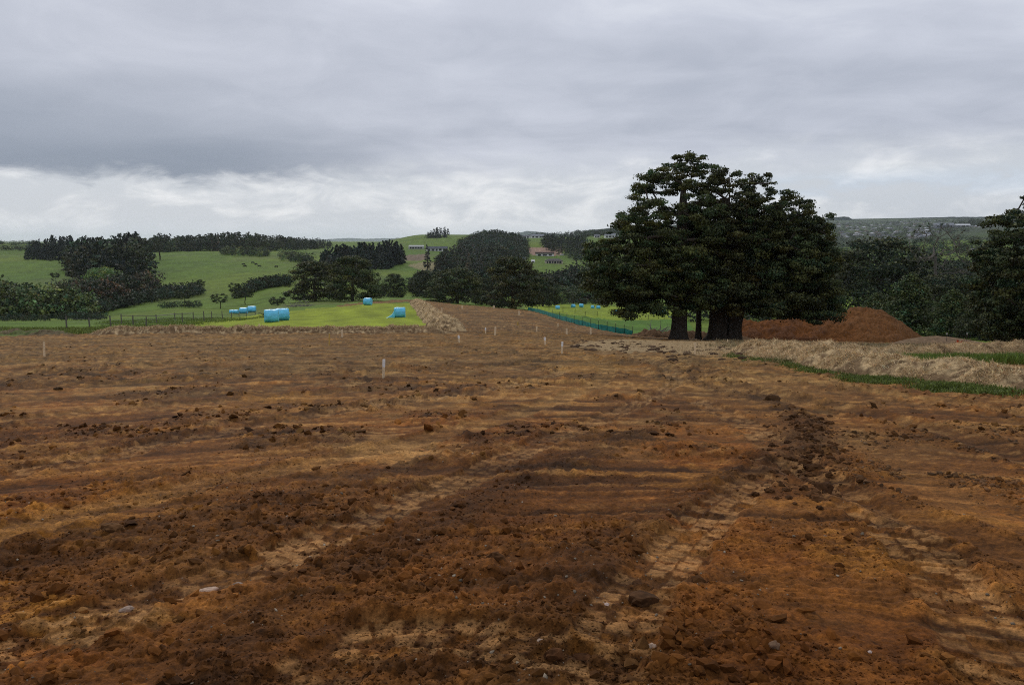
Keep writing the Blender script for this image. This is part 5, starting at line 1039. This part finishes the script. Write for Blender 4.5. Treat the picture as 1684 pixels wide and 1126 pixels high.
for i, (px, py, r) in enumerate([(400.2,436.6,.3),(403,439.6,3.3),(415.6,433.6,.1),(421.3,436.2,2.8),(426.4,439.3,.2),(454.7,440.3,3.0)]):
    x, y, z = hit(px, py)
    if first is None: first = cm_.build('cow', M['plain'], loc=(x, y, z)); o = first
    else: o = first.copy(); C.objects.link(o)
    o.location = (x, y, z - .03); o.rotation_euler = (0, 0, r)
    tag(o, ['black cow grazing, upper one of the left two on the hill field', 'black cow grazing, lower one of the left two on the hill field', 'black cow grazing, the farthest up the hill field', 'black cow grazing, middle of the herd on the hill field', 'black cow grazing on the hill field, next right of the middle one', 'black cow grazing apart from the herd, far right on the hill field'][i], 'cow', 'cattle grazing on the hill field')

# ---- houses
WH = (.72, .71, .68); DKR = (.045, .055, .075)
def house(px, Y, wpx_, hpx, label, wall=WH, roof=DKR, style='gable', nwin=4, depth=8, rz=0.0, cat='house', group=None, rooff=.42, name='house', wincol=(.02, .022, .025)):
    x, y, z = at(px, Y); Wd = wpx_ * Y / FPX; H = hpx * Y / FPX; hw = H * (1 - rooff); e_ = empty(name, (x, y + depth / 2, z), rz); tag(e_, label, cat, group); w2, d2 = Wd / 2, depth / 2
    mb = MB(); mb.box(-w2 * .96, w2 * .96, -d2, d2, -1.5, hw, wall)
    if style == 'gable': mb.add([(-w2 * .96, -d2, hw), (-w2 * .96, d2, hw), (-w2 * .96, 0, H * .97), (w2 * .96, -d2, hw), (w2 * .96, d2, hw), (w2 * .96, 0, H * .97)], [(0, 2, 1), (3, 4, 5)], wall)
    mb.build('wall', M['plain'], e_); mb = MB(); ov = .5; hp = 0 if style == 'gable' else min(d2, w2 * .7)
    if style == 'flat': mb.box(-w2, w2, -d2 - ov, d2 + ov, hw, H, roof)
    elif style == 'shed': mb.add([(-w2, -d2 - ov, hw + .1), (w2, -d2 - ov, hw + .1), (w2, d2 + ov, H), (-w2, d2 + ov, H), (-w2, -d2 - ov, hw), (w2, -d2 - ov, hw), (w2, d2 + ov, H - .2), (-w2, d2 + ov, H - .2)], [(0, 1, 2, 3), (4, 7, 6, 5), (0, 4, 5, 1), (1, 5, 6, 2), (2, 6, 7, 3), (3, 7, 4, 0)], roof)
    else: mb.add([(-w2, -d2 - ov, hw), (w2, -d2 - ov, hw), (w2, d2 + ov, hw), (-w2, d2 + ov, hw), (-w2 + hp, 0, H), (w2 - hp, 0, H), (-w2, -d2 - ov, hw - .2), (w2, -d2 - ov, hw - .2), (w2, d2 + ov, hw - .2), (-w2, d2 + ov, hw - .2)], [(0, 1, 5, 4), (2, 3, 4, 5), (0, 4, 3), (1, 2, 5), (0, 6, 7, 1), (1, 7, 8, 2), (2, 8, 9, 3), (3, 9, 6, 0), (6, 9, 8, 7)], roof)
    mb.build('roof', M['plain'], e_)
    for i in range(nwin):
        cx_ = -w2 * .85 + (i + .5) * Wd * .85 / nwin; ww = Wd * .85 / nwin * (.30 + .10 * (i % 2)); mb = MB(); mb.box(cx_ - ww, cx_ + ww, -d2 - .06, -d2 + .05, hw * .12, hw * .82, wincol); mb.build('window', M['plain'], e_)
    return e_
HS = [
 (684,905,25,6,'low concrete house under construction with dark openings on the middle hill',(.42,.42,.40),(.33,.34,.33),'shed',5),
 (718,860,35,7.5,'long white house with a dark blue roof beside the knoll wood',WH,DKR,'gable',5),
 (752,850,6,3.5,'small white outbuilding right of the long white house',WH,(.5,.5,.5),'gable',1),
 (799,700,12,8,'dark gabled house left of its neighbour at the foot of the knoll wood',(.05,.05,.055),(.09,.10,.12),'gable',2),
 (814,705,14,8,'dark twin-gabled house above the domed tree',(.05,.05,.055),(.08,.09,.11),'gable',2),
 (854.5,800,21,6.5,'small house with a steep dark blue roof right of the knoll wood',WH,(.06,.08,.12),'gable',3),
 (876.5,800,6,4.5,'tiny white shed between the blue-roofed house and the brown-roofed one',WH,(.6,.6,.6),'gable',1),
 (911,790,30,8,'cream bungalow with a brown hip roof above the valley belt',(.48,.42,.32),(.075,.065,.065),'hip',6),
 (896,920,31,6.5,'new white house on bare red earth below the ridge',WH,(.13,.09,.08),'flat',3),
 (924,935,6,2,'small white slab-roofed shed right of the new house on red earth',WH,(.6,.6,.58),'flat',0),
 (886,1420,28,6,'pale house with a grey hip roof on the skyline, second from the left',WH,(.22,.23,.26),'hip',4),
 (863,1400,18,4.5,'low white house on the skyline, first from the left',WH,(.10,.10,.12),'gable',3),
 (917,1460,23,4,'house with a pale green roof on the skyline',(.40,.42,.36),(.20,.26,.20),'hip',3),
 (950,1470,21,5,'grey-green house among trees on the skyline, left of the blue-grey wooded hill',(.36,.38,.34),(.18,.23,.18),'hip',3),
 (1006,1400,24,7,'white house with a grey roof against the left edge of the big clump',WH,(.24,.25,.27),'hip',4),
 (982,1420,10,5,'small white house left of the one against the big clump',WH,(.18,.18,.20),'gable',2),
 (1553,2450,32,8,'long grey industrial shed on the right skyline',(.22,.22,.24),(.30,.31,.34),'gable',5),
 (1584,2440,24,5,'long white-roofed shed on the right skyline, right of the grey one',(.30,.30,.32),(.75,.75,.75),'gable',3),
 (1471,1500,18,6,'pale two-storey house at the near edge of the distant town',(.55,.55,.55),(.12,.12,.14),'flat',4),
 (1620,620,18,6,'farm shed with a dark roof in the fields on the right',(.10,.09,.085),(.09,.09,.10),'gable',2),
 (1602,760,9,5,'small pale cottage beside the dark farm shed on the right',(.5,.48,.42),(.3,.28,.26),'gable',1),
 (166,300,9,6,'pale-fronted garden hut among the shrubs below the willows',(.36,.26,.20),(.45,.34,.28),'gable',2),
]
for (px, Y, w_, h, lb, wc, rc, st_, nw_) in HS: house(px, Y, w_, h, lb, wc, rc, st_, nw_, depth=9 if w_ > 10 else 5)
rr_ = random.Random(21); roofs = [(.12,.13,.15),(.20,.21,.23),(.08,.08,.10),(.34,.35,.37),(.16,.11,.09),(.5,.51,.53)]; walls = [(.42,.40,.37),(.30,.28,.25),(.6,.6,.58),(.24,.22,.2)]
protoh = []
for i in range(6):
    e_ = house(1400, 2500, 6, 2.6, 'x', walls[i % 4], roofs[i], ['gable', 'hip'][i % 2], 0, depth=10); protoh.append(e_)
lab_t = ['small house of the distant town, a speck of roof and wall']
spots_t = [(rr_.uniform(1325, 1545), 1900 * (4600 / 1900) ** rr_.random()) for _ in range(170)] + [(rr_.uniform(1590, 1690), rr_.uniform(2250, 2450)) for _ in range(16)] + [(rr_.uniform(1440, 1530), rr_.uniform(1500, 1800)) for _ in range(14)]
for i, (px, Y) in enumerate(spots_t):
    x, y, z = at(px, Y); src = protoh[i % 6]
    if i < 6: e_ = src
    else:
        e_ = src.copy(); C.objects.link(e_)
        for ch in [q for q in src.children]:
            c2 = ch.copy(); C.objects.link(c2); c2.parent = e_
    e_.location = (x, y, z); e_.rotation_euler = (0, 0, rr_.uniform(-.8, .8)); s_ = rr_.uniform(.7, 1.25); e_.scale = (s_, s_, s_); tag(e_, lab_t[0], 'house', 'houses of the distant town')

# ------------------------------------------------------------------ haze
zb_ = float(GZ.min()) - 1.0; mb = MB(); HZT = 140.0; mb.box(-24000, 24000, -60, 22500, zb_ - 60, HZT)
mh = bpy.data.materials.new('haze'); mh.use_nodes = True; t = NT(mh.node_tree); t.n.clear(); pv = t.node('ShaderNodeVolumePrincipled', {'Color': (.86, .93, 1.0, 1), 'Density': 4e-5, 'Anisotropy': .6}); t.node('ShaderNodeOutputMaterial', {'Volume': pv.outputs[0]})
hz_ = mb.build('haze', mh); tag(hz_, kind='stuff')
print('SCENE BUILT, faces', sum(len(o.data.polygons) for o in bpy.data.objects if o.type == 'MESH'))
